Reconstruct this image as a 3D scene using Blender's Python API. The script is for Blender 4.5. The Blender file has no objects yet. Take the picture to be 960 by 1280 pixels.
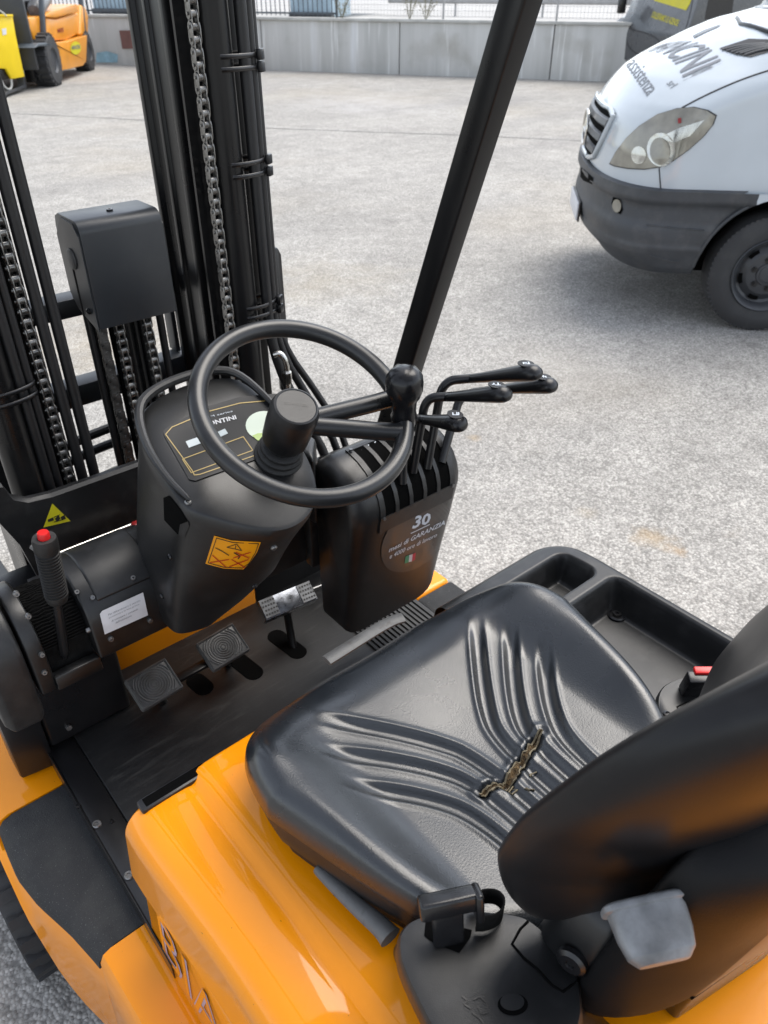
import bpy, bmesh, math, random
from mathutils import Vector, Matrix
from mathutils.bvhtree import BVHTree
random.seed(7)
R = math.radians
scene = bpy.context.scene
COL = scene.collection

# ------------------------------------------------------------------ camera
CAM_H, PITCH, HEAD = 1.85, 34.8, 40.0          # metres, degrees below horizon, degrees clockwise of the truck's +Y
cam = bpy.data.cameras.new('camera')
cam.sensor_fit = 'VERTICAL'; cam.sensor_height = 36.0; cam.lens = 36.0 * 961.0 / 1280.0
cam.clip_start = 0.02; cam.clip_end = 1500
cam.dof.use_dof = True; cam.dof.focus_distance = 1.15; cam.dof.aperture_fstop = 9.0
cam_ob = bpy.data.objects.new('camera', cam); COL.objects.link(cam_ob)
cam_ob.location = (0, 0, CAM_H)
cam_ob.rotation_euler = (R(90 - PITCH), 0, R(-HEAD))
scene.camera = cam_ob

# ------------------------------------------------------------------ sky, sun, exposure
SUN_EL, SUN_AZ = 62.0, 88.0                   # azimuth clockwise from +Y: where the sun stands
world = bpy.data.worlds.new('World'); scene.world = world; world.use_nodes = True
wn = world.node_tree.nodes; wl = world.node_tree.links
for n in list(wn): wn.remove(n)
sky = wn.new('ShaderNodeTexSky'); sky.sky_type = 'NISHITA'; sky.sun_disc = False
sky.sun_elevation = R(SUN_EL); sky.sun_rotation = R(SUN_AZ)
sky.air_density = 1.0; sky.dust_density = 1.2; sky.ozone_density = 1.0
hs = wn.new('ShaderNodeHueSaturation'); hs.inputs['Saturation'].default_value = 0.40
bg = wn.new('ShaderNodeBackground'); bg.inputs['Strength'].default_value = 0.15
wo = wn.new('ShaderNodeOutputWorld')
wl.new(sky.outputs[0], hs.inputs['Color']); wl.new(hs.outputs[0], bg.inputs['Color']); wl.new(bg.outputs[0], wo.inputs['Surface'])
sun = bpy.data.lights.new('sun', 'SUN'); sun.energy = 1.45; sun.angle = R(45); sun.color = (1.0, 0.94, 0.85)
sun_ob = bpy.data.objects.new('sun', sun); COL.objects.link(sun_ob)
sun_ob.location = (0, 0, 20)
_d = Vector((math.sin(R(SUN_AZ)) * math.cos(R(SUN_EL)), math.cos(R(SUN_AZ)) * math.cos(R(SUN_EL)), math.sin(R(SUN_EL))))
sun_ob.rotation_euler = _d.to_track_quat('Z', 'Y').to_euler()
scene.view_settings.view_transform = 'Standard'; scene.view_settings.look = 'None'
scene.view_settings.exposure = 1.3; scene.view_settings.gamma = 1.0
scene.view_settings.use_curve_mapping = False

# ------------------------------------------------------------------ measuring rays of the survey photo (pixel -> real place at a known depth)
_p, _t = R(PITCH), R(HEAD)
_f = Vector((math.sin(_t) * math.cos(_p), math.cos(_t) * math.cos(_p), -math.sin(_p)))
_r = Vector((math.cos(_t), -math.sin(_t), 0)); _u = _r.cross(_f); EYE = Vector((0, 0, CAM_H))
def ray(x, y): return _r * ((x - 480) / 961.0) - _u * ((y - 640) / 961.0) + _f
def at_z(x, y, z): d = ray(x, y); return EYE + d * ((z - EYE.z) / d.z)
def at_y(x, y, v): d = ray(x, y); return EYE + d * (v / d.y)
def at_x(x, y, v): d = ray(x, y); return EYE + d * (v / d.x)
def on_plane(x, y, p0, n): d = ray(x, y); return EYE + d * ((Vector(p0) - EYE).dot(n) / d.dot(n))

# ------------------------------------------------------------------ mesh helpers
class MB:
    def __init__(s, M=None): s.V = []; s.F = []; s.M = M
    def add(s, vs, fs):
        o = len(s.V)
        s.V += [tuple(s.M @ Vector(v)) if s.M else tuple(v) for v in vs]
        s.F += [tuple(i + o for i in f) for f in fs]; return s
    def box(s, c, d, rot=None):
        c = Vector(c); vs = []
        for i in range(8):
            v = Vector(((i & 1) - .5, ((i >> 1) & 1) - .5, ((i >> 2) & 1) - .5)); v = Vector((v.x * d[0], v.y * d[1], v.z * d[2]))
            if rot: v = rot @ v
            vs.append(c + v)
        return s.add(vs, [(0, 2, 3, 1), (4, 5, 7, 6), (0, 1, 5, 4), (2, 6, 7, 3), (0, 4, 6, 2), (1, 3, 7, 5)])
    def span(s, x0, x1, y0, y1, z0, z1):
        return s.box(((x0 + x1) / 2, (y0 + y1) / 2, (z0 + z1) / 2), (x1 - x0, y1 - y0, z1 - z0))
    def beam(s, a, b, w, h, up=(0, 0, 1)):
        a = Vector(a); b = Vector(b); t = (b - a); L = t.length; t.normalize()
        x = t.cross(Vector(up)).normalized(); z = x.cross(t)
        rot = Matrix((x, t, z)).transposed()
        return s.box((a + b) / 2, (w, L, h), rot)
    def loft(s, rings, closed=True, cap=True):
        n = len(rings[0]); vs = [v for r in rings for v in r]; fs = []
        m = n if closed else n - 1
        for i in range(len(rings) - 1):
            for j in range(m):
                k = (j + 1) % n
                fs.append((i * n + j, i * n + k, (i + 1) * n + k, (i + 1) * n + j))
        if cap and closed:
            fs.append(tuple(reversed(range(n)))); fs.append(tuple(range((len(rings) - 1) * n, len(rings) * n)))
        return s.add(vs, fs)
    def tube(s, pts, r, n=12, closed=False, cap=True, flat=1.0, up=None):
        pts = [Vector(p) for p in pts]; N = len(pts); rings = []
        rs = r if isinstance(r, (list, tuple)) else [r] * N
        ref = None
        for i in range(N):
            if closed: t = pts[(i + 1) % N] - pts[i - 1]
            else: t = pts[min(i + 1, N - 1)] - pts[max(i - 1, 0)]
            t.normalize()
            if ref is None:
                ref = Vector(up) if up else (Vector((0, 0, 1)) if abs(t.z) < .9 else Vector((1, 0, 0)))
            x = ref - t * ref.dot(t)
            if x.length < 1e-5: x = t.orthogonal()
            x.normalize(); y = t.cross(x); ref = x
            rings.append([pts[i] + x * (rs[i] * math.cos(a) * flat) + y * (rs[i] * math.sin(a)) for a in (2 * math.pi * k / n for k in range(n))])
        if closed: rings.append(rings[0])
        return s.loft(rings, cap=cap and not closed)
    def cyl(s, a, b, r0, r1=None, n=20): return s.tube([a, b], [r0, r0 if r1 is None else r1], n)
    def lathe(s, prof, o, axis, n=32, cap=True):
        o = Vector(o); a = Vector(axis).normalized(); x = a.orthogonal().normalized(); y = a.cross(x)
        rings = [[o + a * h + (x * math.cos(q) + y * math.sin(q)) * r for q in (2 * math.pi * k / n for k in range(n))] for r, h in prof]
        return s.loft(rings, cap=cap)
    def prism(s, poly, vec):
        vec = Vector(vec); return s.loft([[Vector(p) for p in poly], [Vector(p) + vec for p in poly]])
    def grid(s, fn, nu, nv):
        vs = [fn(i / nu, j / nv) for j in range(nv + 1) for i in range(nu + 1)]
        return s.add(vs, [(j * (nu + 1) + i, j * (nu + 1) + i + 1, (j + 1) * (nu + 1) + i + 1, (j + 1) * (nu + 1) + i) for j in range(nv) for i in range(nu)])
    def bvh(s): return BVHTree.FromPolygons([Vector(v) for v in s.V], s.F)
    def build(s, name, m, parent=None, bevel=0, seg=2, ang=35, fix=True):
        me = bpy.data.meshes.new(name)
        bm = bmesh.new(); bv = [bm.verts.new(v) for v in s.V]
        for f in s.F:
            try: bm.faces.new([bv[i] for i in f])
            except ValueError: pass
        if fix: bmesh.ops.recalc_face_normals(bm, faces=bm.faces[:])
        if bevel > 0:
            es = [e for e in bm.edges if len(e.link_faces) == 2 and e.calc_face_angle(0) > R(28)]
            bmesh.ops.bevel(bm, geom=es, offset=bevel, segments=seg, profile=.5, affect='EDGES', clamp_overlap=True)
        bm.to_mesh(me); bm.free()
        me.polygons.foreach_set('use_smooth', [True] * len(me.polygons)); me.set_sharp_from_angle(angle=R(ang))
        me.materials.append(m)
        o = bpy.data.objects.new(name, me); COL.objects.link(o); adopt(o, parent); return o
def adopt(o, parent):
    if parent is not None:
        o.parent = parent
        if parent.type == 'EMPTY': o.matrix_parent_inverse = Matrix.Translation(-parent.location)
def thing(name, label, cat, loc, group=None):
    o = bpy.data.objects.new(name, None); COL.objects.link(o); o.location = loc; o.empty_display_size = .1
    return tag(o, label, cat, group)
def tag(o, label, cat, group=None):
    o['label'] = label; o['category'] = cat
    if group: o['group'] = group
    return o
def copy_part(o, off, parent):
    c = o.copy(); COL.objects.link(c); c.parent = parent; c.location = Vector(o.location) + Vector(off); return c
def smooth_path(pts, it=2, closed=False):
    pts = [Vector(p) for p in pts]
    for _ in range(it):
        q = [] if closed else [pts[0]]
        for a, b in zip(pts, pts[1:] + ([pts[0]] if closed else [])): q += [a.lerp(b, .25), a.lerp(b, .75)]
        if not closed: q.append(pts[-1])
        pts = q
    return pts
def interp(x, tab):
    if x <= tab[0][0]: return tab[0][1]
    for (a, va), (b, vb) in zip(tab, tab[1:]):
        if x <= b:
            k = (x - a) / (b - a); return va + (vb - va) * k
    return tab[-1][1]
def sstep(a, b, x):
    k = min(1, max(0, (x - a) / (b - a))); return k * k * (3 - 2 * k)

# flat print and thin plates laid on a surface
def text_shape(body, bold=0.0, shear=0.0):
    cu = bpy.data.curves.new('lettering', 'FONT'); cu.body = body; cu.resolution_u = 2; cu.offset = bold; cu.shear = shear
    ob = bpy.data.objects.new('lettering', cu); COL.objects.link(ob)
    bpy.context.view_layer.update()
    dg = bpy.context.evaluated_depsgraph_get()
    me = bpy.data.meshes.new_from_object(ob.evaluated_get(dg))
    V = [v.co.copy() for v in me.vertices]; F = [tuple(p.vertices) for p in me.polygons]
    bpy.data.objects.remove(ob); bpy.data.meshes.remove(me); bpy.data.curves.remove(cu)
    x0 = min(v.x for v in V); x1 = max(v.x for v in V); y0 = min(v.y for v in V); y1 = max(v.y for v in V)
    return [((v.x - x0) / (x1 - x0), (v.y - y0) / (y1 - y0)) for v in V], F
def refine(shape, n=1):
    V, F = shape; bm = bmesh.new(); bv = [bm.verts.new((x, y, 0)) for x, y in V]
    for f in F:
        try: bm.faces.new([bv[i] for i in f])
        except ValueError: pass
    bmesh.ops.triangulate(bm, faces=bm.faces[:])
    for _ in range(n):
        es = [e for e in bm.edges if e.calc_length() > .035]
        bmesh.ops.subdivide_edges(bm, edges=es, cuts=1); bmesh.ops.triangulate(bm, faces=bm.faces[:])
    bm.verts.index_update(); out = [(v.co.x, v.co.y) for v in bm.verts], [tuple(v.index for v in q.verts) for q in bm.faces]; bm.free(); return out
def poly_shape(poly, cuts=0):
    bm = bmesh.new(); f = bm.faces.new([bm.verts.new((x, y, 0)) for x, y in poly])
    bmesh.ops.triangulate(bm, faces=[f])
    for _ in range(cuts):
        bmesh.ops.subdivide_edges(bm, edges=bm.edges[:], cuts=1, use_grid_fill=True)
        bmesh.ops.triangulate(bm, faces=bm.faces[:])
    bm.verts.index_update()
    V = [(v.co.x, v.co.y) for v in bm.verts]; F = [tuple(v.index for v in q.verts) for q in bm.faces]; bm.free(); return V, F
def quad_map(q):      # unit square (0,0)=bottom left -> four corners given as TL, TR, BR, BL (any dimension)
    q = [Vector(p) for p in q]
    return lambda u, v: (q[3].lerp(q[2], u)).lerp(q[0].lerp(q[1], u), v)
def lay(shape, fmap, bvh, lift):
    """put a 2D shape on the surface bvh: fmap gives the survey pixel of each vertex"""
    V, F = shape; out = []
    for u, v in V:
        p = fmap(u, v); d = ray(p[0], p[1]).normalized(); h, n, i, dist = bvh.ray_cast(EYE, d)
        if h is None:
            h, n, i, dist = bvh.find_nearest(EYE + d * lay.last)
        else: lay.last = dist
        if n.dot(d) > 0: n = -n
        out.append(h + n * lift)
    return out, F
lay.last = 1.0
def decal(name, shapes, bvh, m, parent, lift=.0012):
    mb = MB()
    for shape, fmap in shapes:
        V, F = lay(shape, fmap, bvh, lift); mb.add(V, F)
    return mb.build(name, m, parent, fix=False)
PX = lambda u, v: (u, v)
def rect(a, b, c, d): return [(a, c), (b, c), (b, d), (a, d)]
def ellipse_pts(cx, cy, rx, ry, n=28): return [(cx + rx * math.cos(2 * math.pi * k / n), cy + ry * math.sin(2 * math.pi * k / n)) for k in range(n)]

# ------------------------------------------------------------------ materials
def pm(name, col, rough=.5, metal=0.0, var=.12, vscale=5.0, bump=0.0, bscale=300.0, coat=0.0, spec=.5, rvar=.08, dust=0.0, dcol=(.32, .30, .27), dscale=9.0, bdist=.002, coat_rough=.06, wear=None):
    m = bpy.data.materials.new(name); m.use_nodes = True; nt = m.node_tree; N = nt.nodes; L = nt.links
    b = N['Principled BSDF']; tc = N.new('ShaderNodeTexCoord')
    nz = N.new('ShaderNodeTexNoise'); nz.inputs['Scale'].default_value = vscale; nz.inputs['Detail'].default_value = 6; L.new(tc.outputs['Object'], nz.inputs['Vector'])
    mx = N.new('ShaderNodeMix'); mx.data_type = 'RGBA'
    mx.inputs['A'].default_value = (*[c * (1 - var) for c in col], 1); mx.inputs['B'].default_value = (*[min(1, c * (1 + var)) for c in col], 1)
    rp = N.new('ShaderNodeMapRange'); rp.inputs['From Min'].default_value = .3; rp.inputs['From Max'].default_value = .7
    L.new(nz.outputs['Fac'], rp.inputs['Value']); L.new(rp.outputs[0], mx.inputs['Factor'])
    out = mx.outputs['Result']
    rr = N.new('ShaderNodeMapRange'); rr.inputs['From Min'].default_value = .3; rr.inputs['From Max'].default_value = .7
    rr.inputs['To Min'].default_value = max(0.02, rough - rvar); rr.inputs['To Max'].default_value = min(1, rough + rvar)
    L.new(nz.outputs['Fac'], rr.inputs['Value']); L.new(rr.outputs[0], b.inputs['Roughness'])
    if dust > 0:
        n2 = N.new('ShaderNodeTexNoise'); n2.inputs['Scale'].default_value = dscale; n2.inputs['Detail'].default_value = 9; n2.inputs['Roughness'].default_value = .7; L.new(tc.outputs['Object'], n2.inputs['Vector'])
        r2 = N.new('ShaderNodeMapRange'); r2.inputs['From Min'].default_value = .48; r2.inputs['From Max'].default_value = .78; r2.inputs['To Max'].default_value = dust
        L.new(n2.outputs['Fac'], r2.inputs['Value'])
        m2 = N.new('ShaderNodeMix'); m2.data_type = 'RGBA'; m2.inputs['B'].default_value = (*dcol, 1)
        L.new(r2.outputs[0], m2.inputs['Factor']); L.new(out, m2.inputs['A']); out = m2.outputs['Result']
    if wear:      # (colour, scale, low, high): specks with a shape of their own
        n3 = N.new('ShaderNodeTexNoise'); n3.inputs['Scale'].default_value = wear[1]; n3.inputs['Detail'].default_value = 8; L.new(tc.outputs['Object'], n3.inputs['Vector'])
        r3 = N.new('ShaderNodeMapRange'); r3.inputs['From Min'].default_value = wear[2]; r3.inputs['From Max'].default_value = wear[3]; L.new(n3.outputs['Fac'], r3.inputs['Value'])
        m3 = N.new('ShaderNodeMix'); m3.data_type = 'RGBA'; m3.inputs['B'].default_value = (*wear[0], 1); L.new(r3.outputs[0], m3.inputs['Factor']); L.new(out, m3.inputs['A']); out = m3.outputs['Result']
    L.new(out, b.inputs['Base Color'])
    b.inputs['Metallic'].default_value = metal; b.inputs['Specular IOR Level'].default_value = spec
    b.inputs['Coat Weight'].default_value = coat; b.inputs['Coat Roughness'].default_value = coat_rough
    if bump > 0:
        nb = N.new('ShaderNodeTexNoise'); nb.inputs['Scale'].default_value = bscale; nb.inputs['Detail'].default_value = 3; L.new(tc.outputs['Object'], nb.inputs['Vector'])
        bp = N.new('ShaderNodeBump'); bp.inputs['Strength'].default_value = bump; bp.inputs['Distance'].default_value = bdist
        L.new(nb.outputs['Fac'], bp.inputs['Height']); L.new(bp.outputs[0], b.inputs['Normal'])
    return m
M = {}
M['yellow'] = pm('orange_yellow_paint', (.82, .27, .0012), .30, var=.06, vscale=3, coat=.62, coat_rough=.035, spec=.12, bump=.035, bscale=70, wear=((.22, .08, .01), 190, .735, .76), rvar=.05, bdist=.001)
M['plastic'] = pm(wear=((.022, .022, .0225), 24, .56, .80), name='black_grained_plastic', col=(.0065, .0068, .0074), rough=.38, var=.25, bump=.25, bscale=900, dust=.035, rvar=.09, bdist=.0006)
M['plastic2'] = pm(wear=((.028, .028, .029), 30, .55, .78), name='dusty_dark_plastic', col=(.0088, .0092, .010), rough=.43, var=.25, bump=.2, bscale=700, dust=.06, dscale=14, bdist=.0006)
M['smooth'] = pm('smooth_black_plastic', (.008, .008, .009), .30, var=.15, bump=.05, bscale=400, dust=.02)
M['gloss'] = pm('glossy_black_grip', (.008, .008, .009), .27, var=.2, bump=.10, bscale=60, rvar=.06, spec=.35)
M['rim'] = pm('steering_wheel_rubber', (.012, .0125, .0135), .33, var=.2, bump=.12, bscale=500, dust=.02, bdist=.0005)
M['vinyl'] = pm('black_seat_vinyl', (.0105, .0130, .0165), .27, var=.2, vscale=9, bump=.5, bscale=420, rvar=.09, spec=.75, dust=.06, dcol=(.08, .09, .10), dscale=5, bdist=.0006)
M['vinyl_back'] = pm('backrest_vinyl', (.0095, .0095, .0105), .36, var=.12, bump=.2, bscale=600, dust=.02, spec=.24, bdist=.0005)
M['rubber'] = pm('black_rubber', (.014, .014, .014), .6, var=.25, bump=.3, bscale=350, dust=.05)
M['mast'] = pm('black_mast_paint', (.006, .006, .0066), .30, var=.25, bump=.06, bscale=60, dust=.010, spec=.32)
M['mastgrey'] = pm('dark_grey_powder_coat', (.024, .027, .031), .42, var=.12, bump=.15, bscale=700, dust=.04, bdist=.0005)
M['hose'] = pm('hydraulic_hose_rubber', (.009, .009, .010), .45, var=.2, bump=.15, bscale=400)
M['steel'] = pm('oiled_chain_steel', (.24, .235, .225), .34, metal=.9, var=.4, vscale=70, bump=.1, bscale=300, dust=.75, dcol=(.03, .027, .024), dscale=60)
M['chrome'] = pm('worn_chrome', (.62, .60, .56), .22, metal=1.0, var=.15, vscale=30)
M['pedalsteel'] = pm('worn_pedal_steel', (.16, .17, .19), .30, metal=.85, var=.5, vscale=60, bump=.2, bscale=90, dust=.5, dcol=(.02, .02, .022), dscale=45)
M['zinc'] = pm('zinc_screw', (.20, .20, .20), .38, metal=.8, var=.2, vscale=60)
M['alu'] = pm('cast_aluminium', (.13, .13, .128), .55, metal=.3, var=.2, vscale=25, bump=.2, bscale=200, wear=((.08, .075, .07), 40, .6, .7))
M['shell'] = pm('matt_black_shell', (.006, .006, .0066), .5, var=.2, bump=.2, bscale=700, spec=.16)
M['pedal'] = pm('worn_pedal_rubber', (.055, .055, .054), .5, var=.35, vscale=30, bump=.2, bscale=300, dust=.25, dcol=(.07, .068, .064), dscale=25)
M['red'] = pm('red_plastic', (.62, .015, .015), .35, var=.1)
M['darkred'] = pm('dark_red_plastic', (.22, .012, .012), .4, var=.1)
M['signyellow'] = pm('sign_yellow', (.55, .49, .012), .45, var=.08)
M['signorange'] = pm('sticker_amber', (.72, .29, .004), .4, var=.08, vscale=20)
M['ink'] = pm('printed_black', (.012, .012, .012), .55, var=.1)
M['inkgrey'] = pm('printed_grey', (.16, .17, .19), .55, var=.1)
M['inkred'] = pm('printed_red', (.40, .012, .008), .5, var=.1)
M['inkgold'] = pm('printed_gold_line', (.42, .30, .10), .5, var=.1)
M['white'] = pm('white_sticker', (.60, .60, .615), .5, var=.06, vscale=30)
M['panel'] = pm('instrument_overlay', (.014, .0145, .016), .5, var=.1, bump=.08, bscale=800, spec=.3)
M['display'] = pm('pale_lcd', (.40, .46, .48), .25, var=.06)
M['dial'] = pm('pale_green_dial', (.50, .58, .48), .3, var=.05)
M['dialgreen'] = pm('dial_green', (.28, .42, .08), .3, var=.05)
M['foam'] = pm('torn_foam', (.085, .055, .024), .9, var=.6, vscale=160, bump=.9, bscale=260, dust=.5, dcol=(.05, .03, .015), dscale=120, bdist=.004)
M['foamedge'] = pm('torn_vinyl_backing', (.15, .125, .08), .8, var=.4, vscale=150)
M['fabric'] = pm('black_brush_gaiter', (.006, .006, .006), .95, var=.4, vscale=90, bump=.8, bscale=160, dust=.02, spec=.1)
M['greycap'] = pm('weathered_grey_plastic', (.17, .177, .185), .36, var=.35, vscale=35, bump=.2, bscale=120, dust=.6, dcol=(.07, .07, .07), dscale=28)
M['dark'] = pm('dark_opening', (.0025, .0025, .0025), .9, var=.2, spec=.05)
M['stickerdark'] = pm('dark_round_sticker', (.040, .038, .036), .42, var=.2, vscale=40)
M['skyprint'] = pm('pale_print', (.55, .60, .66), .45, var=.08)
M['flaggreen'] = pm('flag_green', (.03, .25, .14), .45, var=.05); M['flagred'] = pm('flag_red', (.45, .02, .06), .45, var=.05)
M['decalgrey'] = pm('lilac_grey_outline', (.36, .29, .38), .4, var=.1)

def mat_floor_mat():
    m = pm('black_floor_mat', (.0065, .0065, .007), .48, var=.4, vscale=6, dust=.5, dcol=(.026, .025, .024), dscale=9)
    nt = m.node_tree; N = nt.nodes; L = nt.links; b = N['Principled BSDF']; tc = N.new('ShaderNodeTexCoord')
    # scuffs: short smeared strokes in patches, no regular pattern
    def smear(rot, sc, lo, hi, amt):
        mp = N.new('ShaderNodeMapping'); mp.inputs['Rotation'].default_value = (0, 0, R(rot)); mp.inputs['Scale'].default_value = (4, 34, 1); L.new(tc.outputs['Object'], mp.inputs['Vector'])
        nz = N.new('ShaderNodeTexNoise'); nz.inputs['Scale'].default_value = sc; nz.inputs['Detail'].default_value = 5; nz.inputs['Distortion'].default_value = 1.6; L.new(mp.outputs[0], nz.inputs['Vector'])
        r = N.new('ShaderNodeMapRange'); r.inputs['From Min'].default_value = lo; r.inputs['From Max'].default_value = hi; r.inputs['To Max'].default_value = amt; L.new(nz.outputs['Fac'], r.inputs['Value'])
        n2 = N.new('ShaderNodeTexNoise'); n2.inputs['Scale'].default_value = 6 + sc; n2.inputs['Detail'].default_value = 4; L.new(tc.outputs['Object'], n2.inputs['Vector'])
        r2 = N.new('ShaderNodeMapRange'); r2.inputs['From Min'].default_value = .45; r2.inputs['From Max'].default_value = .62; L.new(n2.outputs['Fac'], r2.inputs['Value'])
        mu = N.new('ShaderNodeMath'); mu.operation = 'MULTIPLY'; L.new(r.outputs[0], mu.inputs[0]); L.new(r2.outputs[0], mu.inputs[1]); return mu.outputs[0]
    for rot, sc in ((20, 1.3), (-50, 1.7), (75, 1.1)):
        src = b.inputs['Base Color'].links[0].from_socket; fac = smear(rot, sc, .56, .72, .42)
        mc = N.new('ShaderNodeMix'); mc.data_type = 'RGBA'; mc.inputs['B'].default_value = (.055, .054, .051, 1); L.new(fac, mc.inputs['Factor']); L.new(src, mc.inputs['A']); L.new(mc.outputs['Result'], b.inputs['Base Color'])
    nb = N.new('ShaderNodeTexNoise'); nb.inputs['Scale'].default_value = 260; L.new(tc.outputs['Object'], nb.inputs['Vector'])
    bp = N.new('ShaderNodeBump'); bp.inputs['Strength'].default_value = .2; bp.inputs['Distance'].default_value = .001; L.new(nb.outputs['Fac'], bp.inputs['Height']); L.new(bp.outputs[0], b.inputs['Normal'])
    return m
M['mat'] = mat_floor_mat()
def mat_grip():
    m = pm('black_antislip_tape', (.016, .0165, .018), .8, var=.25, vscale=5, bump=.9, bscale=520, dust=.25, dcol=(.11, .11, .10), dscale=6, wear=((.10, .10, .097), 420, .64, .70), bdist=.0015)
    return m
M['grip'] = mat_grip()
def gz(x, y): p = at_z(x, y, 0); return (p.x, p.y)
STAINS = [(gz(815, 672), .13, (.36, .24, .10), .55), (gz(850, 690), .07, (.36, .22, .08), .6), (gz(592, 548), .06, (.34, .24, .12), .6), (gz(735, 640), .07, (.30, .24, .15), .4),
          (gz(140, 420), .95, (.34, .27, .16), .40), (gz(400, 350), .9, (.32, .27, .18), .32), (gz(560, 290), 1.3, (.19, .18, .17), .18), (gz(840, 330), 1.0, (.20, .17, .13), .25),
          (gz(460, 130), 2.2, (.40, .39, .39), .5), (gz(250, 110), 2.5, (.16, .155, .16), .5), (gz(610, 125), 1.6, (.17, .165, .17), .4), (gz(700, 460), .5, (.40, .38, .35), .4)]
def mat_asphalt():
    m = bpy.data.materials.new('bleached_asphalt'); m.use_nodes = True; nt = m.node_tree; N = nt.nodes; L = nt.links; b = N['Principled BSDF']
    tc = N.new('ShaderNodeTexCoord')
    def noise(sc, det=5, ro=.55):
        n = N.new('ShaderNodeTexNoise'); n.inputs['Scale'].default_value = sc; n.inputs['Detail'].default_value = det; n.inputs['Roughness'].default_value = ro; L.new(tc.outputs['Object'], n.inputs['Vector']); return n
    def rng(src, a, b_, lo, hi):
        r = N.new('ShaderNodeMapRange'); r.inputs['From Min'].default_value = a; r.inputs['From Max'].default_value = b_; r.inputs['To Min'].default_value = lo; r.inputs['To Max'].default_value = hi; L.new(src, r.inputs['Value']); return r.outputs[0]
    def mul(a, c):
        k = N.new('ShaderNodeMath'); k.operation = 'MULTIPLY'; L.new(a, k.inputs[0])
        if isinstance(c, float): k.inputs[1].default_value = c
        else: L.new(c, k.inputs[1])
        return k.outputs[0]
    vo = N.new('ShaderNodeTexVoronoi'); vo.inputs['Scale'].default_value = 112; L.new(tc.outputs['Object'], vo.inputs['Vector'])
    sep = N.new('ShaderNodeSeparateColor'); L.new(vo.outputs['Color'], sep.inputs[0])
    stone = rng(sep.outputs[0], 0, 1, .68, 1.32)
    gaps = rng(vo.outputs['Distance'], .38, .78, 1.0, .66)
    v2 = N.new('ShaderNodeTexVoronoi'); v2.inputs['Scale'].default_value = 34; L.new(tc.outputs['Object'], v2.inputs['Vector'])
    s2 = N.new('ShaderNodeSeparateColor'); L.new(v2.outputs['Color'], s2.inputs[0])
    stone2 = rng(s2.outputs[1], 0, 1, .90, 1.10)
    big = rng(noise(.55, 7, .65).outputs['Fac'], .3, .7, .86, 1.12)
    mid = rng(noise(4.0, 6, .65).outputs['Fac'], .3, .7, .86, 1.14)
    val = mul(mul(mul(mul(mul(stone, gaps), stone2), big), mid), .35)
    cr = N.new('ShaderNodeCombineColor')
    L.new(mul(val, 1.02), cr.inputs[0]); L.new(mul(val, .985), cr.inputs[1]); L.new(mul(val, .92), cr.inputs[2])
    mp = N.new('ShaderNodeMapping'); mp.inputs['Location'].default_value = (3.1, 7.7, 0); L.new(tc.outputs['Object'], mp.inputs['Vector'])
    nr = noise(1.1, 5, .6); L.new(mp.outputs[0], nr.inputs['Vector'])
    rust = rng(nr.outputs['Fac'], .70, .80, 0, .25)
    mr = N.new('ShaderNodeMix'); mr.data_type = 'RGBA'; mr.inputs['B'].default_value = (.34, .21, .085, 1); L.new(rust, mr.inputs['Factor']); L.new(cr.outputs[0], mr.inputs['A'])
    nr2 = noise(.33, 4, .5)
    tan = rng(nr2.outputs['Fac'], .52, .76, 0, .28)
    mt = N.new('ShaderNodeMix'); mt.data_type = 'RGBA'; mt.inputs['B'].default_value = (.33, .27, .18, 1); L.new(tan, mt.inputs['Factor']); L.new(mr.outputs['Result'], mt.inputs['A'])
    # swept, darker tyre tracks: streaks along one direction
    mp2 = N.new('ShaderNodeMapping'); mp2.inputs['Rotation'].default_value = (0, 0, R(35)); mp2.inputs['Scale'].default_value = (.18, 1.6, 1); L.new(tc.outputs['Object'], mp2.inputs['Vector'])
    ns = noise(.8, 6, .6); L.new(mp2.outputs[0], ns.inputs['Vector'])
    st = rng(ns.outputs['Fac'], .50, .74, 0, .30)
    ms = N.new('ShaderNodeMix'); ms.data_type = 'RGBA'; ms.inputs['B'].default_value = (.16, .155, .155, 1); L.new(st, ms.inputs['Factor']); L.new(mt.outputs['Result'], ms.inputs['A'])
    prev = ms.outputs['Result']
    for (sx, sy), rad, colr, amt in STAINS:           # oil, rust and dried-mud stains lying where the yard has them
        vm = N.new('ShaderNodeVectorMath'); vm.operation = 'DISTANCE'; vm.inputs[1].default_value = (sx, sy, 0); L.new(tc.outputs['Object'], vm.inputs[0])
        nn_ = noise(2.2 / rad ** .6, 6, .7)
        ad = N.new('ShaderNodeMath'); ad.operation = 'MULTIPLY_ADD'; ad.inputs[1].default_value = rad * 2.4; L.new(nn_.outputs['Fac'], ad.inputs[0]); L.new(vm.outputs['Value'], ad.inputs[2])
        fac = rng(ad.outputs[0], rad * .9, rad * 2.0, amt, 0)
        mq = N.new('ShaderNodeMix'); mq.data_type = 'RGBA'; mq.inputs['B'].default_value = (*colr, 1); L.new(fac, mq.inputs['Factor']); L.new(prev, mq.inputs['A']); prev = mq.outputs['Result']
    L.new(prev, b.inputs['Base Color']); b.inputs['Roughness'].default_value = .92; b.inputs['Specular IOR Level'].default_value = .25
    bp = N.new('ShaderNodeBump'); bp.inputs['Strength'].default_value = .8; bp.inputs['Distance'].default_value = .004
    inv = rng(vo.outputs['Distance'], 0, .7, 1, 0); L.new(inv, bp.inputs['Height']); L.new(bp.outputs[0], b.inputs['Normal'])
    return m
M['asphalt'] = mat_asphalt()
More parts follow.
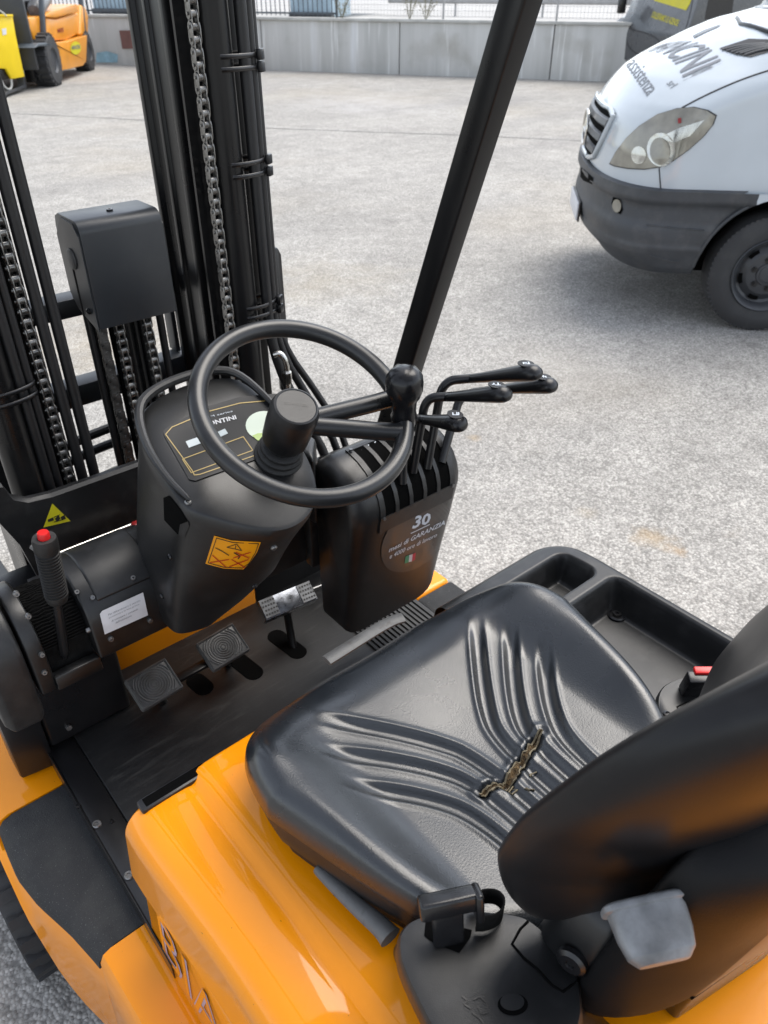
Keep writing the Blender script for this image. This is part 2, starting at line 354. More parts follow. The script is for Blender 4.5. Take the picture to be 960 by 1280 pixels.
def mat_concrete():
    m = bpy.data.materials.new('streaked_concrete'); m.use_nodes = True; nt = m.node_tree; N = nt.nodes; L = nt.links; b = N['Principled BSDF']
    tc = N.new('ShaderNodeTexCoord')
    mp = N.new('ShaderNodeMapping'); mp.inputs['Scale'].default_value = (2.6, 2.6, .22); L.new(tc.outputs['Object'], mp.inputs['Vector'])
    a = N.new('ShaderNodeTexNoise'); a.inputs['Scale'].default_value = 1.3; a.inputs['Detail'].default_value = 6; L.new(mp.outputs[0], a.inputs['Vector'])
    c = N.new('ShaderNodeValToRGB'); c.color_ramp.elements[0].position = .3; c.color_ramp.elements[0].color = (.40, .40, .385, 1)
    c.color_ramp.elements[1].position = .62; c.color_ramp.elements[1].color = (.50, .50, .485, 1)
    e = c.color_ramp.elements.new(.74); e.color = (.60, .61, .62, 1)
    L.new(a.outputs['Fac'], c.inputs[0])
    d = N.new('ShaderNodeTexNoise'); d.inputs['Scale'].default_value = 1.1; d.inputs['Detail'].default_value = 8; L.new(tc.outputs['Object'], d.inputs['Vector'])
    r = N.new('ShaderNodeMapRange'); r.inputs['From Min'].default_value = .58; r.inputs['From Max'].default_value = .75; r.inputs['To Max'].default_value = .45; L.new(d.outputs['Fac'], r.inputs['Value'])
    x = N.new('ShaderNodeMix'); x.data_type = 'RGBA'; x.inputs['B'].default_value = (.22, .20, .16, 1); L.new(r.outputs[0], x.inputs['Factor']); L.new(c.outputs[0], x.inputs['A'])
    mp3 = N.new('ShaderNodeMapping'); mp3.inputs['Scale'].default_value = (9, 9, .5); L.new(tc.outputs['Object'], mp3.inputs['Vector'])
    n3 = N.new('ShaderNodeTexNoise'); n3.inputs['Scale'].default_value = 1.0; n3.inputs['Detail'].default_value = 4; L.new(mp3.outputs[0], n3.inputs['Vector'])
    r3 = N.new('ShaderNodeMapRange'); r3.inputs['From Min'].default_value = .60; r3.inputs['From Max'].default_value = .68; r3.inputs['To Max'].default_value = .55; L.new(n3.outputs['Fac'], r3.inputs['Value'])
    x3 = N.new('ShaderNodeMix'); x3.data_type = 'RGBA'; x3.inputs['B'].default_value = (.72, .73, .72, 1); L.new(r3.outputs[0], x3.inputs['Factor']); L.new(x.outputs['Result'], x3.inputs['A'])
    L.new(x3.outputs['Result'], b.inputs['Base Color']); b.inputs['Roughness'].default_value = .9
    bp = N.new('ShaderNodeBump'); bp.inputs['Strength'].default_value = .3; bp.inputs['Distance'].default_value = .01; L.new(d.outputs['Fac'], bp.inputs['Height']); L.new(bp.outputs[0], b.inputs['Normal'])
    return m
M['concrete'] = mat_concrete()
M['coping'] = pm('pale_coping_concrete', (.42, .42, .40), .9, var=.2, vscale=3, bump=.3, bscale=40)
M['yard'] = pm('pale_yard_concrete', (.36, .355, .345), .9, var=.15, vscale=.6)
M['vanwhite'] = pm('white_van_paint', (.45, .495, .53), .22, var=.03, coat=.6, dust=.06, dcol=(.30, .29, .27), dscale=3, bump=.0, rvar=.03)
M['vandark'] = pm('dark_grey_van_paint', (.060, .063, .068), .3, var=.1, coat=.4, dust=.15)
M['bumper'] = pm('dark_grey_bumper_plastic', (.040, .044, .050), .52, var=.2, vscale=4, bump=.1, bscale=500, dust=.12)
M['grille'] = pm('grey_grille_plastic', (.075, .078, .082), .42, var=.1)
M['glass'] = pm('dark_window_glass', (.012, .014, .016), .06, var=.1, rvar=.02, spec=.8)
M['tyre'] = pm('tyre_rubber', (.032, .033, .035), .78, var=.2, bump=.2, bscale=200, dust=.25, dcol=(.13, .125, .115), dscale=5)
M['wheel'] = pm('dark_steel_wheel', (.035, .038, .043), .42, var=.15, dust=.18, dcol=(.10, .10, .10))
M['seam'] = pm('panel_gap', (.02, .02, .022), .7, var=.1)
def mat_lens():
    m = pm('yellowed_headlight_lens', (.20, .19, .155), .10, var=.25, vscale=12, coat=1.0, rvar=.03); return m
M['lens'] = mat_lens()
M['lampin'] = pm('headlight_reflector', (.42, .42, .40), .15, metal=.8, var=.2, vscale=20)
M['orange'] = pm('old_orange_paint', (.64, .25, .006), .38, var=.12, vscale=3, coat=.2, dust=.18, dcol=(.35, .26, .16), dscale=3)
M['skipyellow'] = pm('bright_yellow_paint', (.74, .53, .003), .4, var=.08, vscale=3)
M['paleblue'] = pm('pale_blue_paint', (.30, .40, .47), .35, var=.1)
M['rail'] = pm('dark_blue_grey_steel', (.06, .075, .09), .5, var=.15)
M['galv'] = pm('galvanised_wire', (.34, .34, .34), .5, metal=.5, var=.15)
M['weed'] = pm('dry_weed', (.20, .19, .13), .8, var=.3)
M['redpatch'] = pm('brick_red_paint_patch', (.17, .085, .075), .8, var=.2, vscale=6)
M['bluepatch'] = pm('sky_blue_paint_patch', (.26, .42, .50), .8, var=.25, vscale=6)
M['tar'] = pm('tar_seam', (.17, .167, .16), .9, var=.3, vscale=4)

# ================================================================== THE SETTING
def structure(o): o['kind'] = 'structure'; return o
g = MB(); g.grid(lambda u, v: (-300 + 600 * u, -300 + 600 * v, 0), 2, 2)
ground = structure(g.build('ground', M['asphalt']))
# tar seam across the yard
sa = [at_z(*q, 0) for q in ((-40, 140), (20, 142), (180, 150), (320, 160), (460, 165), (600, 170), (760, 178), (1000, 190))]
sm = MB(); L_ = []; R_ = []
sp = smooth_path(sa, 2)
for i, p in enumerate(sp):
    w = .014 + .007 * math.sin(i * 2.3); q = Vector((.55, .8, 0))
    L_.append((p.x - q.x * w, p.y - q.y * w, .004)); R_.append((p.x + q.x * w, p.y + q.y * w, .004))
sm.loft([L_, R_], closed=False)
sm.build('tar_seam', M['tar'], ground)

# ---------------- retaining wall
W0 = Vector((9.153, 22.536, 0)); WD = Vector((.5194, -.8545, 0)).normalized(); WN = Vector((WD.y, -WD.x, 0))
if WN.dot(Vector((-1, -1, 0))) < 0: WN = -WN
def wall_pt(t, off=0.0, z=0.0): return W0 + WD * t + WN * off + Vector((0, 0, z))
TOP = 1.07
wall = thing('retaining_wall', 'long grey streaked concrete retaining wall across the back of the yard', 'wall', wall_pt(5))
t0 = 8.26
for k in range(-8, 9):
    a, b = t0 + k * 3.48 + .012, t0 + (k + 1) * 3.48 - .012
    j = .006 * math.sin(k * 1.7)
    mb = MB(); mb.loft([[wall_pt(a, j, -.05), wall_pt(b, j, -.05), wall_pt(b, -.25, -.05), wall_pt(a, -.25, -.05)], [wall_pt(a, j - .02, TOP - .04), wall_pt(b, j - .02, TOP - .04), wall_pt(b, -.25, TOP - .04), wall_pt(a, -.25, TOP - .04)]])
    mb.build('concrete_panel', M['concrete'], wall, bevel=.01)
mb = MB(); mb.loft([[wall_pt(t, .03, TOP - .04), wall_pt(t, .03, TOP + .02), wall_pt(t, -.3, TOP + .02), wall_pt(t, -.3, TOP - .04)] for t in (-20, 40)])
mb.build('coping', M['coping'], wall, bevel=.01)
def wall_patch(name, px, m):
    mb = MB(); p0 = wall_pt(0, .02); pts = [on_plane(x, y, p0, WN) for x, y in px]
    mb.prism(pts, WN * .004); return mb.build(name, m, wall)
o = wall_patch('paint_patch', [(149, 38), (181, 38), (181, 60), (153, 61)], M['redpatch']); o['label'] = 'brick red painted patch'
o = wall_patch('paint_patch', [(121, 66), (134, 64), (147, 68), (147, 78), (120, 78)], M['bluepatch']); o['label'] = 'sky blue painted patch'
# raised yard behind the wall
mb = MB(); q = [wall_pt(-60, -.28, .93), wall_pt(80, -.28, .93), wall_pt(80, -160, .93), wall_pt(-60, -160, .93)]
mb.add(q, [(0, 1, 2, 3)]); structure(mb.build('raised_yard', M['yard']))

# ---------------- bar railing and wire fence on the coping
rail = thing('bar_railing', 'dark steel bar railing on the left part of the concrete wall', 'railing', wall_pt(1, -.12, TOP + .02))
zt = TOP + .02
for k in range(6):
    a = -4.6 + k * 2.26
    mb = MB(); mb.cyl(wall_pt(a, -.12, zt), wall_pt(a, -.12, zt + 1.25), .03, n=10); mb.build('post', M['rail'], rail)
    if k == 5: break
    mb = MB()
    for zz in (.08, 1.15): mb.beam(wall_pt(a + .032, -.12, zt + zz), wall_pt(a + 2.228, -.12, zt + zz), .03, .035)
    for i in range(1, 19): mb.cyl(wall_pt(a + i * .119, -.12, zt + .03), wall_pt(a + i * .119, -.12, zt + 1.2), .0125, n=6)
    mb.build('bar_panel', M['rail'], rail)
fence = thing('wire_fence', 'pale welded wire mesh fence on the right part of the concrete wall', 'fence', wall_pt(10, -.12, TOP + .02))
for k in range(6):
    a = 6.74 + k * 2.5
    if k > 0:
        mb = MB(); mb.cyl(wall_pt(a, -.12, zt), wall_pt(a, -.12, zt + 1.4), .024, n=10); mb.build('post', M['galv'], fence)
    mb = MB(); ax = a + .03
    for i in range(1, 32): mb.cyl(wall_pt(ax + i * .078, -.1, zt + .04), wall_pt(ax + i * .078, -.1, zt + 1.38), .003, n=4)
    for i in range(8): mb.cyl(wall_pt(ax, -.096, zt + .06 + i * .1), wall_pt(ax + 2.44, -.096, zt + .06 + i * .1), .0035, n=4)
    mb.build('mesh_panel', M['galv'], fence)

# ---------------- dry weeds on the coping
for i, (px, h, lab) in enumerate(((428, .45, 'dry thin weed by the left end of the wire fence'), (512, .6, 'taller dry weed on the wall top before the wire fence'), (532, .5, 'dry weed on the wall top, rightmost of the three'))):
    b = on_plane(px, 24, wall_pt(0, -.06), WN); b.z = zt
    w = thing('dry_weed', lab, 'weed', b, 'dry weeds on the wall')
    st = MB(); lf = MB(); rnd = random.Random(20 + i)
    for s in range(7):
        a = rnd.uniform(-1, 1); c = rnd.uniform(-.35, .35); hh = h * rnd.uniform(.6, 1.1)
        p = [b + WD * (a * .02), b + WD * (a * .12) + WN * (c * .1) + Vector((0, 0, hh * .5)), b + WD * (a * .27) + WN * (c * .2) + Vector((0, 0, hh))]
        st.tube(smooth_path(p, 1), .006, 5)
        for q in range(16):
            k = rnd.uniform(.2, 1); c0 = p[0].lerp(p[2], k) + Vector((rnd.uniform(-.04, .04), rnd.uniform(-.04, .04), rnd.uniform(-.02, .03)))
            d = Vector((rnd.uniform(-1, 1), rnd.uniform(-1, 1), rnd.uniform(-.2, .8))).normalized() * .035; e = d.orthogonal().normalized() * .009
            lf.add([c0 - d, c0 + e, c0 + d, c0 - e], [(0, 1, 2, 3)])
    st.build('stem', M['weed'], w); lf.build('leaves', M['weed'], w, fix=False)

# ---------------- pale blue trucks parked on the raised yard (only their lower fronts show)
def far_truck(px, dist_off, lab, w=1.9):
    d = on_plane(px, 10, wall_pt(0, -dist_off), WN); base = Vector((d.x, d.y, .93))
    t = thing('parked_truck', lab, 'truck', base, 'pale blue trucks beyond the railing')
    U = WD; B = -WN
    def P(u, b, z): return base + U * u + B * b + Vector((0, 0, z))
    cab = MB()
    prof = [(0, .03), (-.03, .55), (.05, 1.1), (.42, 1.75), (.6, 1.82), (1.5, 1.82), (1.5, .03)]
    cab.loft([[P(u, b, z) for b, z in prof] for u in (-w / 2, w / 2)])
    cab.build('cab', M['paleblue'], t, bevel=.05, seg=3)
    mb = MB(); mb.loft([[P(u, b, z) for b, z in ((.055, 1.14), (.40, 1.72), (.38, 1.73), (.035, 1.15))] for u in (-w / 2 + .12, w / 2 - .12)]); mb.build('windscreen', M['glass'], t)
    mb = MB(); mb.loft([[P(u, b, z) for b, z in ((-.06, .02), (-.08, .16), (.2, .16), (.2, .02))] for u in (-w / 2 - .02, w / 2 + .02)]); mb.build('bumper', M['bumper'], t, bevel=.02)
    for u in (-1, 1):
        mb = MB(); mb.box(P(u * (w / 2 - .28), -.02, .62), (.26, .26, .14)); mb.build('headlight', M['lampin'], t, bevel=.02)
        mb = MB(); c = P(u * (w / 2 - .12), .75, .36); mb.lathe([(.1, -.11), (.34, -.11), (.36, -.08), (.36, .08), (.34, .11), (.1, .11)], c, U, 24); mb.build('wheel', M['tyre'], t)
    mb = MB(); mb.loft([[P(u, b, z) for b, z in ((1.6, .7), (1.6, 2.4), (4.6, 2.4), (4.6, .7))] for u in (-w / 2 - .05, w / 2 + .05)]); mb.build('cargo_box', M['paleblue'], t, bevel=.03)
far_truck(388, 3.2, 'pale blue truck cab behind the dark railing, beside the mast hoses', 1.2)
far_truck(150, 4.0, 'pale blue truck behind the railing nearest the orange forklift')
# crash barrier far behind the fence
bar = thing('crash_barrier', 'grey steel crash barrier far behind the wire fence', 'barrier', wall_pt(14, -6, .93))
for k in range(9):
    mb = MB(); mb.beam(wall_pt(8 + k * 2.5, -6.08, .93), wall_pt(8 + k * 2.5, -6.08, 1.56), .1, .05, up=WD); mb.build('post', M['galv'], bar)
mb = MB(); prof = [(0, 1.24), (.05, 1.28), (.05, 1.36), (0, 1.41), (.05, 1.46), (.05, 1.54), (0, 1.58), (-.004, 1.58), (-.01, 1.41), (-.004, 1.24)]
mb.loft([[wall_pt(t, -6 + a, z) for a, z in prof] for t in (6, 30)]); mb.build('rail', M['galv'], bar)

# ================================================================== THE FORKLIFT WE LOOK ACROSS (axes: +Y forward, +X to its right)
CX = .555
truck = thing('forklift', 'orange forklift with black seat and dashboard seen from behind its driver seat', 'forklift', (CX, .5, 0))
# ---------------- left body side: front mudguard, step, rear mudguard, lower skirt
OUT = [(-.95, .042), (.60, .044), (.78, .038), (.86, .022), (.95, -.003), (1.02, -.014), (1.10, -.012), (1.20, -.006), (1.62, -.006)]
def fender(y0, y1, z, zlow, xin=.122, n=14):
    rings = []
    for i in range(n + 1):
        y = y0 + (y1 - y0) * i / n; xo = interp(y, OUT); r = .022
        rings.append([(xin, y, z), (xo + r, y, z), (xo + r * .35, y, z - r * .25), (xo, y, z - r), (xo - .008, y, z - .14), (xo - .020, y, zlow), (xo + .02, y, zlow - .01), (xin, y, zlow - .01)])
    return MB().loft(rings)
fender(-.95, .774, .535, .20, n=24).build('rear_mudguard', M['yellow'], truck, ang=40)
fender(1.136, 1.62, .535, .46).build('front_mudguard', M['yellow'], truck, ang=40)
# skirt below the step: glossy side sheet
rings = []
for i in range(19):
    y = .7755 + (1.134 - .7755) * i / 18; xo = interp(y, OUT); zl = .20 + .36 * sstep(.88, 1.12, y) * .8
    rings.append([(.122, y, .515), (xo + .010, y, .515), (xo + .002, y, .500), (xo - .008, y, .40 if zl < .4 else zl + .02), (xo - .018, y, zl), (.122, y, zl)])
MB().loft(rings).build('side_skirt', M['yellow'], truck, ang=40)
# anti-slip step pad wrapping over the edge
rings = []
for i in range(19):
    y = .7765 + (1.133 - .7765) * i / 18; xo = interp(y, OUT)
    rings.append([(.119, y, .529), (.119, y, .5335), (xo + .03, y, .5335), (xo + .010, y, .527), (xo - .002, y, .512), (xo - .004, y, .495), (xo + .004, y, .495), (xo + .02, y, .5285)])
MB().loft(rings).build('step_pad', M['grip'], truck, ang=50)
# right step
mb = MB(); mb.span(.995, 1.115, .9, 1.062, .40, .575); mb.build('right_step_pad', M['grip'], truck, bevel=.01)
mb = MB(); mb.span(.995, 1.118, 1.064, 1.45, .30, .573); mb.build('right_mudguard', M['yellow'], truck, bevel=.014, seg=3)
mb = MB(); mb.span(.98, 1.105, -.9, .898, .30, .60); mb.build('right_side_panel', M['yellow'], truck, bevel=.014, seg=3)
# ---------------- floor
mb = MB(); mb.span(.175, .99, .66, 1.42, .565, .583); floor = mb.build('floor_mat', M['mat'], truck, bevel=.003)
mb = MB(); mb.span(.121, .1745, .66, 1.42, .55, .5795); plate = mb.build('floor_edge_plate', M['smooth'], truck, bevel=.003)
mb = MB(); mb.span(.1185, .1208, .66, 1.30, .54, .584); mb.build('edge_strip', M['smooth'], plate)
for px in ((121, 1031), (161, 1095), (98, 1008), (140, 1027)):
    p = at_z(*px, .58); big_ = px[0] in (121, 161); r = .0085 if big_ else .0045
    mb = MB(); mb.lathe([(r, -.002), (r, .003), (r * .8, .005), (r * .45, .005), (r * .38, .0025), (.0002, .0025)], (p.x, p.y, .5795), (0, 0, 1), 20); mb.build('screw', M['zinc'] if big_ else M['smooth'], plate)
# ribbed rubber by the console foot
for k in range(15):
    x = .80 + k * .0125
    mb = MB(); mb.span(x, x + .007, .955, 1.10, .580, .5875); mb.build('rubber_rib', M['rubber'], floor)
# pedal slots in the floor
def stadium(c, d, L, w, z, n=8):
    d = Vector(d).normalized(); e = Vector((-d.y, d.x, 0)); c = Vector((c[0], c[1], z)); pts = []
    for s, a0 in ((1, -math.pi / 2), (-1, math.pi / 2)):
        for k in range(n + 1):
            a = a0 + math.pi * k / n; pts.append(c + d * (s * L / 2 + w / 2 * math.cos(a)) + e * (w / 2 * math.sin(a)))
    return pts
for c, L in (((.440, 1.150), .03), ((.545, 1.130), .055), ((.655, 1.130), .075)):
    mb = MB(); mb.prism(stadium(c, (.12, -1, 0), L, .042, .5815), (0, 0, .003)); mb.build('pedal_slot', M['dark'], floor)
# firewall
mb = MB(); mb.span(.30, .68, 1.30, 1.33, .50, .84); mb.build('firewall', M['yellow'], truck, bevel=.004)
mb = MB(); mb.span(.68, .99, 1.30, 1.33, .50, .90); mb.build('firewall_right', M['mast'], truck, bevel=.004)
# chassis mass under floor and hood, out of sight but there
mb = MB(); mb.span(.16, .96, -.95, 1.32, .16, .548); mb.build('chassis', M['mast'], truck, bevel=.01)
# ---------------- front wheels, rear wheels
for x, y, r, w in ((.022, 1.26, .230, .18), (1.03, 1.30, .226, .17), (.10, -.62, .22, .14), (1.01, -.62, .22, .14)):
    mb = MB(); prof = [(r * .55, -w / 2), (r * .93, -w / 2), (r, -w / 2 + .025), (r, w / 2 - .025), (r * .93, w / 2), (r * .55, w / 2)]
    mb.lathe(prof, (x, y, r), (1, 0, 0), 48, cap=False); wh = mb.build('wheel', M['tyre'], truck)
    tr = MB()
    for k in range(26):
        a = 2 * math.pi * k / 26; e = Vector((0, math.cos(a), math.sin(a))); t = Vector((0, -math.sin(a), math.cos(a)))
        for sg in (-1, 1): tr.box(Vector((x + sg * w * .27, y, r)) + e * (r * .995), (w * .42, .022, .022), Matrix((Vector((1, 0, 0)), t, e)).transposed())
    tr.build('tread', M['tyre'], wh)['kind'] = 'stuff'
    mb = MB(); mb.lathe([(r * .55, -w * .35), (r * .50, -w * .42), (r * .3, -w * .3), (r * .12, -w * .32)], (x, y, r), (1 if x < .5 else -1, 0, 0), 32); mb.build('rim', M['yellow'], wh)
# ---------------- hood over the battery
def hood_ring(y, front=0.0):
    ins = front
    x0, x1 = .128 + .012 * sstep(.74, .45, y) + ins if y < .74 else .128, .985
    zt_ = .868 - ins * .6
    pts = [(x0 - .008, y, .735)]
    for k in range(13):
        a = math.pi - math.pi / 2 * k / 12; pts.append((x0 + .046 + .046 * math.cos(a), y, zt_ - .046 + .046 * math.sin(a)))
    pts += [(.205, y, zt_ + .0005), (.226, y, zt_ - .0005), (.234, y, zt_ - .0022), (.239, y, zt_ - .0010), (.245, y, zt_ + .0035), (.254, y, zt_ + .0075), (.266, y, zt_ + .0095), (.285, y, zt_ + .0105), (.40, y, zt_ + .012), (.66, y, zt_ + .012), (.72, y, zt_ + .008), (.76, y, zt_ - .03), (x1, y, zt_ - .035), (x1, y, .735)]
    return pts
rings = []
for k in range(8):
    a = math.pi / 2 * k / 7; r = .012
    rings.append([(p[0] + (0 if k == 7 else r * .5 * (1 - math.sin(a))), .745 - r * (1 - math.cos(a)) if k < 7 else .715, p[2] - (r * (1 - math.sin(a)) if p[2] > .8 else 0)) for p in hood_ring(.745)])
rings = rings[:-1]
rings += [hood_ring(.7), hood_ring(.64), hood_ring(.58), hood_ring(.52), hood_ring(.46), hood_ring(.3), hood_ring(0.0), hood_ring(-.45), hood_ring(-.93)]
hood_mb = MB().loft(rings)
hood_bvh = hood_mb.bvh(); hood = hood_mb.build('hood', M['yellow'], truck, ang=32)
# hood lower side: recessed groove, then battery side panel with outlined lettering
mb = MB(); mb.span(.140, .97, -.93, .70, .727, .735); mb.build('hood_gap', M['seam'], truck)
mb = MB(); mb.loft([[(x, y, z) for x, z in ((.1195, .537), (.131, .70), (.135, .722), (.15, .7265), (.97, .7265), (.97, .545))] for y in (-.93, .735)])
bp_bvh = mb.bvh(); side = mb.build('battery_side_panel', M['yellow'], truck, bevel=.003)
bl = text_shape('BIANCHI', -.012); bl2 = text_shape('BIANCHI', .004)
def side_text(shape):
    V, F = shape; out = []
    for u, v in V: z = .575 + v * .115; out.append((.1195 + .0115 * (z - .537) / .163 - .0016, .690 - u * .52, z))
    return out, F
V, F = side_text(text_shape('BIANCHI', .015)); mb = MB(); mb.add(V, F); mb.build('side_lettering', M['decalgrey'], side, fix=False)
V, F = side_text(text_shape('BIANCHI', -.012)); mb = MB(); mb.add([(x - .0004, y, z) for x, y, z in V], F); mb.build('side_lettering', M['yellow'], side, fix=False)
# black latch recess at the hood's front edge
q = [at_z(*p, .871) for p in ((170, 1002), (180, 1008), (255, 963), (250, 956))]
mb = MB(); mb.span(.158, .270, .724, .7475, .850, .8725); lat = mb.build('hood_latch', M['smooth'], truck, bevel=.004)
mb = MB(); mb.span(.166, .264, .7285, .7435, .8722, .8732); mb.build('latch_recess', M['dark'], lat)

# ---------------- right-hand plastic tray console
def tray():
    # deep plastic moulding: heightfield with two open compartments
    x0, x1, y0, y1, zt_, zf = .745, 1.075, .05, .745, .935, .872
    def smooth_rect(x, y, a, b, c, d, r):      # signed distance to rounded rectangle, negative inside
        cx, cy = (a + b) / 2, (c + d) / 2; qx = abs(x - cx) - (b - a) / 2 + r; qy = abs(y - cy) - (d - c) / 2 + r
        return math.hypot(max(qx, 0), max(qy, 0)) + min(max(qx, qy), 0) - r
    nx, ny = 110, 240; V = []
    def h(x, y):
        z = zt_ - .02 * sstep(.62, .80, y)
        for a, b, c, d, f in ((.80, 1.030, .60, .690, zf), (.78, 1.045, .06, .575, zf - .006)):
            dd = smooth_rect(x, y, a, b, c, d, .022); z -= (z - f) * (1 - sstep(-.020, .004, dd))
        return z
    mb = MB()
    def fn(u, v):
        x = x0 + (x1 - x0) * u; y = y0 + (y1 - y0) * v
        # rounded outer corner and edges
        dd = smooth_rect(x, y, .55, x1, -.4, y1, .075); 
        z = h(x, y)
        if dd > -.025: k = min(1, (dd + .025) / .025); z -= .030 * (1 - math.sqrt(max(0, 1 - k * k)))
        if dd > 0:                           # pull points outside the corner back to the outline
            cx, cy = x1 - .075, y1 - .075; e = Vector((x - cx, y - cy)); e.normalize(); x, y = cx + e.x * .075, cy + e.y * .075
        return (x, y, z)
    mb.grid(fn, nx, ny)
    # outer skirt
    edge = [(x0, y1)] + [(x1 - .075, y1)] + [(x1 - .075 + .075 * math.sin(a), y1 - .075 + .075 * math.cos(a)) for a in (math.pi / 2 * k / 8 for k in range(1, 9))] + [(x1, y0)]
    zs = [.905 - .02 * sstep(.62, .80, y) for x, y in edge]
    mb.loft([[(x, y, z + .001) for (x, y), z in zip(edge, zs)], [(x + .006 * (x > 1), y + .004 * (y > .7), .84) for x, y in edge], [(x + .004 * (x > 1), y, .60) for x, y in edge]], closed=False)
    return mb
tray_o = tray().build('tray_console', M['plastic2'], truck, ang=60, fix=False)
for px, r, z in (((771, 769), .017, .868), ((720, 727), .008, .874)):
    p = at_z(*px, z); mb = MB(); mb.lathe([(r, -.002), (r, .002), (r * .85, .004), (r * .7, .001), (r * .5, .001), (r * .45, .006), (r * .2, .006), (r * .15, .003), (.0002, .003)], p, (0, 0, 1), 24); mb.build('screw', M['smooth'], tray_o)

# ================================================================== seat
SX = .556
def seat_outline(phi):
    # rounded trapezoid outline, phi from +X counter-clockwise, centre (SX, .46)
    c, s = math.cos(phi), math.sin(phi); n = 3.6
    r = 1 / ((abs(c)) ** n + (abs(s)) ** n) ** (1 / n)
    x, y = r * c, r * s
    hx = .295 - .066 * max(0.0, .30 - y); fy = .242 if y > 0 else .26
    if y > .5: y -= .055 * math.exp(-(x / .35) ** 2) * (y - .5) * 1.0       # slightly hollow front edge
    return SX + x * hx, .468 + y * fy
GR = []
for sg in (-1, 1):
    for (bx, top_x, top_y, bend_y, end_y) in ((.020, .168, .628, .478, .20), (.052, .196, .578, .446, .20), (.086, .207, .518, .410, .20)):
        GR.append(smooth_path([(SX + sg * top_x, top_y, 0), (SX + sg * (bx + .034), bend_y + .020, 0), (SX + sg * bx, bend_y - .045, 0), (SX + sg * bx, end_y, 0)], 3))
def seg_dist(x, y, path):
    best = 9; bk = 0; tot = 0
    for a, b in zip(path, path[1:]):
        dx, dy = b.x - a.x, b.y - a.y; L2 = dx * dx + dy * dy
        k = 0 if L2 == 0 else max(0, min(1, ((x - a.x) * dx + (y - a.y) * dy) / L2))
        d = math.hypot(x - a.x - dx * k, y - a.y - dy * k); L = math.sqrt(L2)
        if d < best: best = d; bk = tot + k * L
        tot += L
    return best, bk, tot
TEAR = [at_z(*p, .985) for p in ((602, 982), (612, 974), (624, 968), (634, 970), (642, 958), (650, 945), (657, 936), (664, 926), (670, 916), (678, 906))]
for p in TEAR: p.z = 0
def seat_top(x, y):
    u = (x - SX) / .28; v = (y - .468) / .232
    z = .985
    z += .040 * sstep(.56, .92, abs(u)) * (1 - .60 * sstep(.45, 1.0, v))            # side bolsters fading out to the front
    z -= .022 * math.exp(-((u / .5) ** 2)) * (1 - sstep(-.2, .9, v))                # hollow where one sits
    z -= .030 * sstep(.55, 1.12, v)                                                # waterfall front edge
    z += .010 * math.exp(-((abs(u) - .62) / .2) ** 2 - ((v - .75) / .2) ** 2)
    z += .0015 * math.sin(x * 61 + 3 * math.sin(y * 23)) * sstep(.6, .95, abs(u)) * sstep(.1, .7, v)   # creases at the front corners
    for path in GR:
        bx0 = min(p.x for p in path) - .03; bx1 = max(p.x for p in path) + .03
        if not (bx0 < x < bx1): continue
        d, s, L = seg_dist(x, y, path)
        if d < .035:
            fade = sstep(0, .09, s); deep = .0090 * (1 - .30 * sstep(.17, .28, s))
            w = .0098 - .0030 * sstep(.16, .25, s)
            z += fade * (-deep * math.exp(-abs(d / w) ** 3.2) + .0022 * math.exp(-((d - .0135) / .0045) ** 2))
    d, s, L = seg_dist(x, y, TEAR)
    if d < .03: z -= .009 * math.exp(-(d / .006) ** 2) * sstep(0, .012, s) * sstep(0, .012, L - s); z += .0022 * math.exp(-((d - .011) / .005) ** 2)
    return z
NPH, NR = 540, 140
V = [(SX, .468, seat_top(SX, .468))]; rr_ = .034
for j in range(1, NR + 1):
    rho = j / NR
    for i in range(NPH):
        phi = 2 * math.pi * i / NPH; ox, oy = seat_outline(phi); x = SX + (ox - SX) * rho; y = .468 + (oy - .468) * rho
        de = (1 - rho) * math.hypot(ox - SX, oy - .468); z = seat_top(x, y)
        if de < rr_: z -= rr_ - math.sqrt(max(0, rr_ ** 2 - (rr_ - de) ** 2))
        V.append((x, y, z))
F = [(0, 1 + i, 1 + (i + 1) % NPH) for i in range(NPH)]
for j in range(NR - 1):
    a = 1 + j * NPH; b = a + NPH
    F += [(a + i, b + i, b + (i + 1) % NPH, a + (i + 1) % NPH) for i in range(NPH)]
last = 1 + (NR - 1) * NPH
for dz, sc in ((-.010, 1.004), (-.022, 1.002), (-.030, .985), (-.034, .96), (-.040, .93)):
    o_ = len(V)
    for i in range(NPH):
        x, y, z = V[last + i] if sc is None else V[1 + (NR - 1) * NPH + i]
        V.append((SX + (x - SX) * sc, .468 + (y - .468) * sc, z + dz))
    pr = last if o_ == 1 + NR * NPH else o_ - NPH
    F += [(pr + i, o_ + i, o_ + (i + 1) % NPH, pr + (i + 1) % NPH) for i in range(NPH)]
mb = MB(); mb.add(V, F); seat_bvh = mb.bvh(); cushion = mb.build('seat_cushion', M['vinyl'], truck, ang=80, fix=False)
# seat pan and base below the cushion
def seat_ring(sc, z, dy=0):
    return [(SX + (ox - SX) * sc, .468 + (oy - .468) * sc + dy, z) for ox, oy in (seat_outline(2 * math.pi * i / 64) for i in range(64))]
MB().loft([seat_ring(.965, .952), seat_ring(.975, .930), seat_ring(.955, .908), seat_ring(.90, .8985)]).build('seat_pan', M['plastic'], truck, ang=40)
mb = MB(); mb.loft([seat_ring(.92, .899, -.006), seat_ring(.925, .885, -.006), seat_ring(.91, .8812, -.006)]); mb.build('seat_rail_base', M['smooth'], truck)
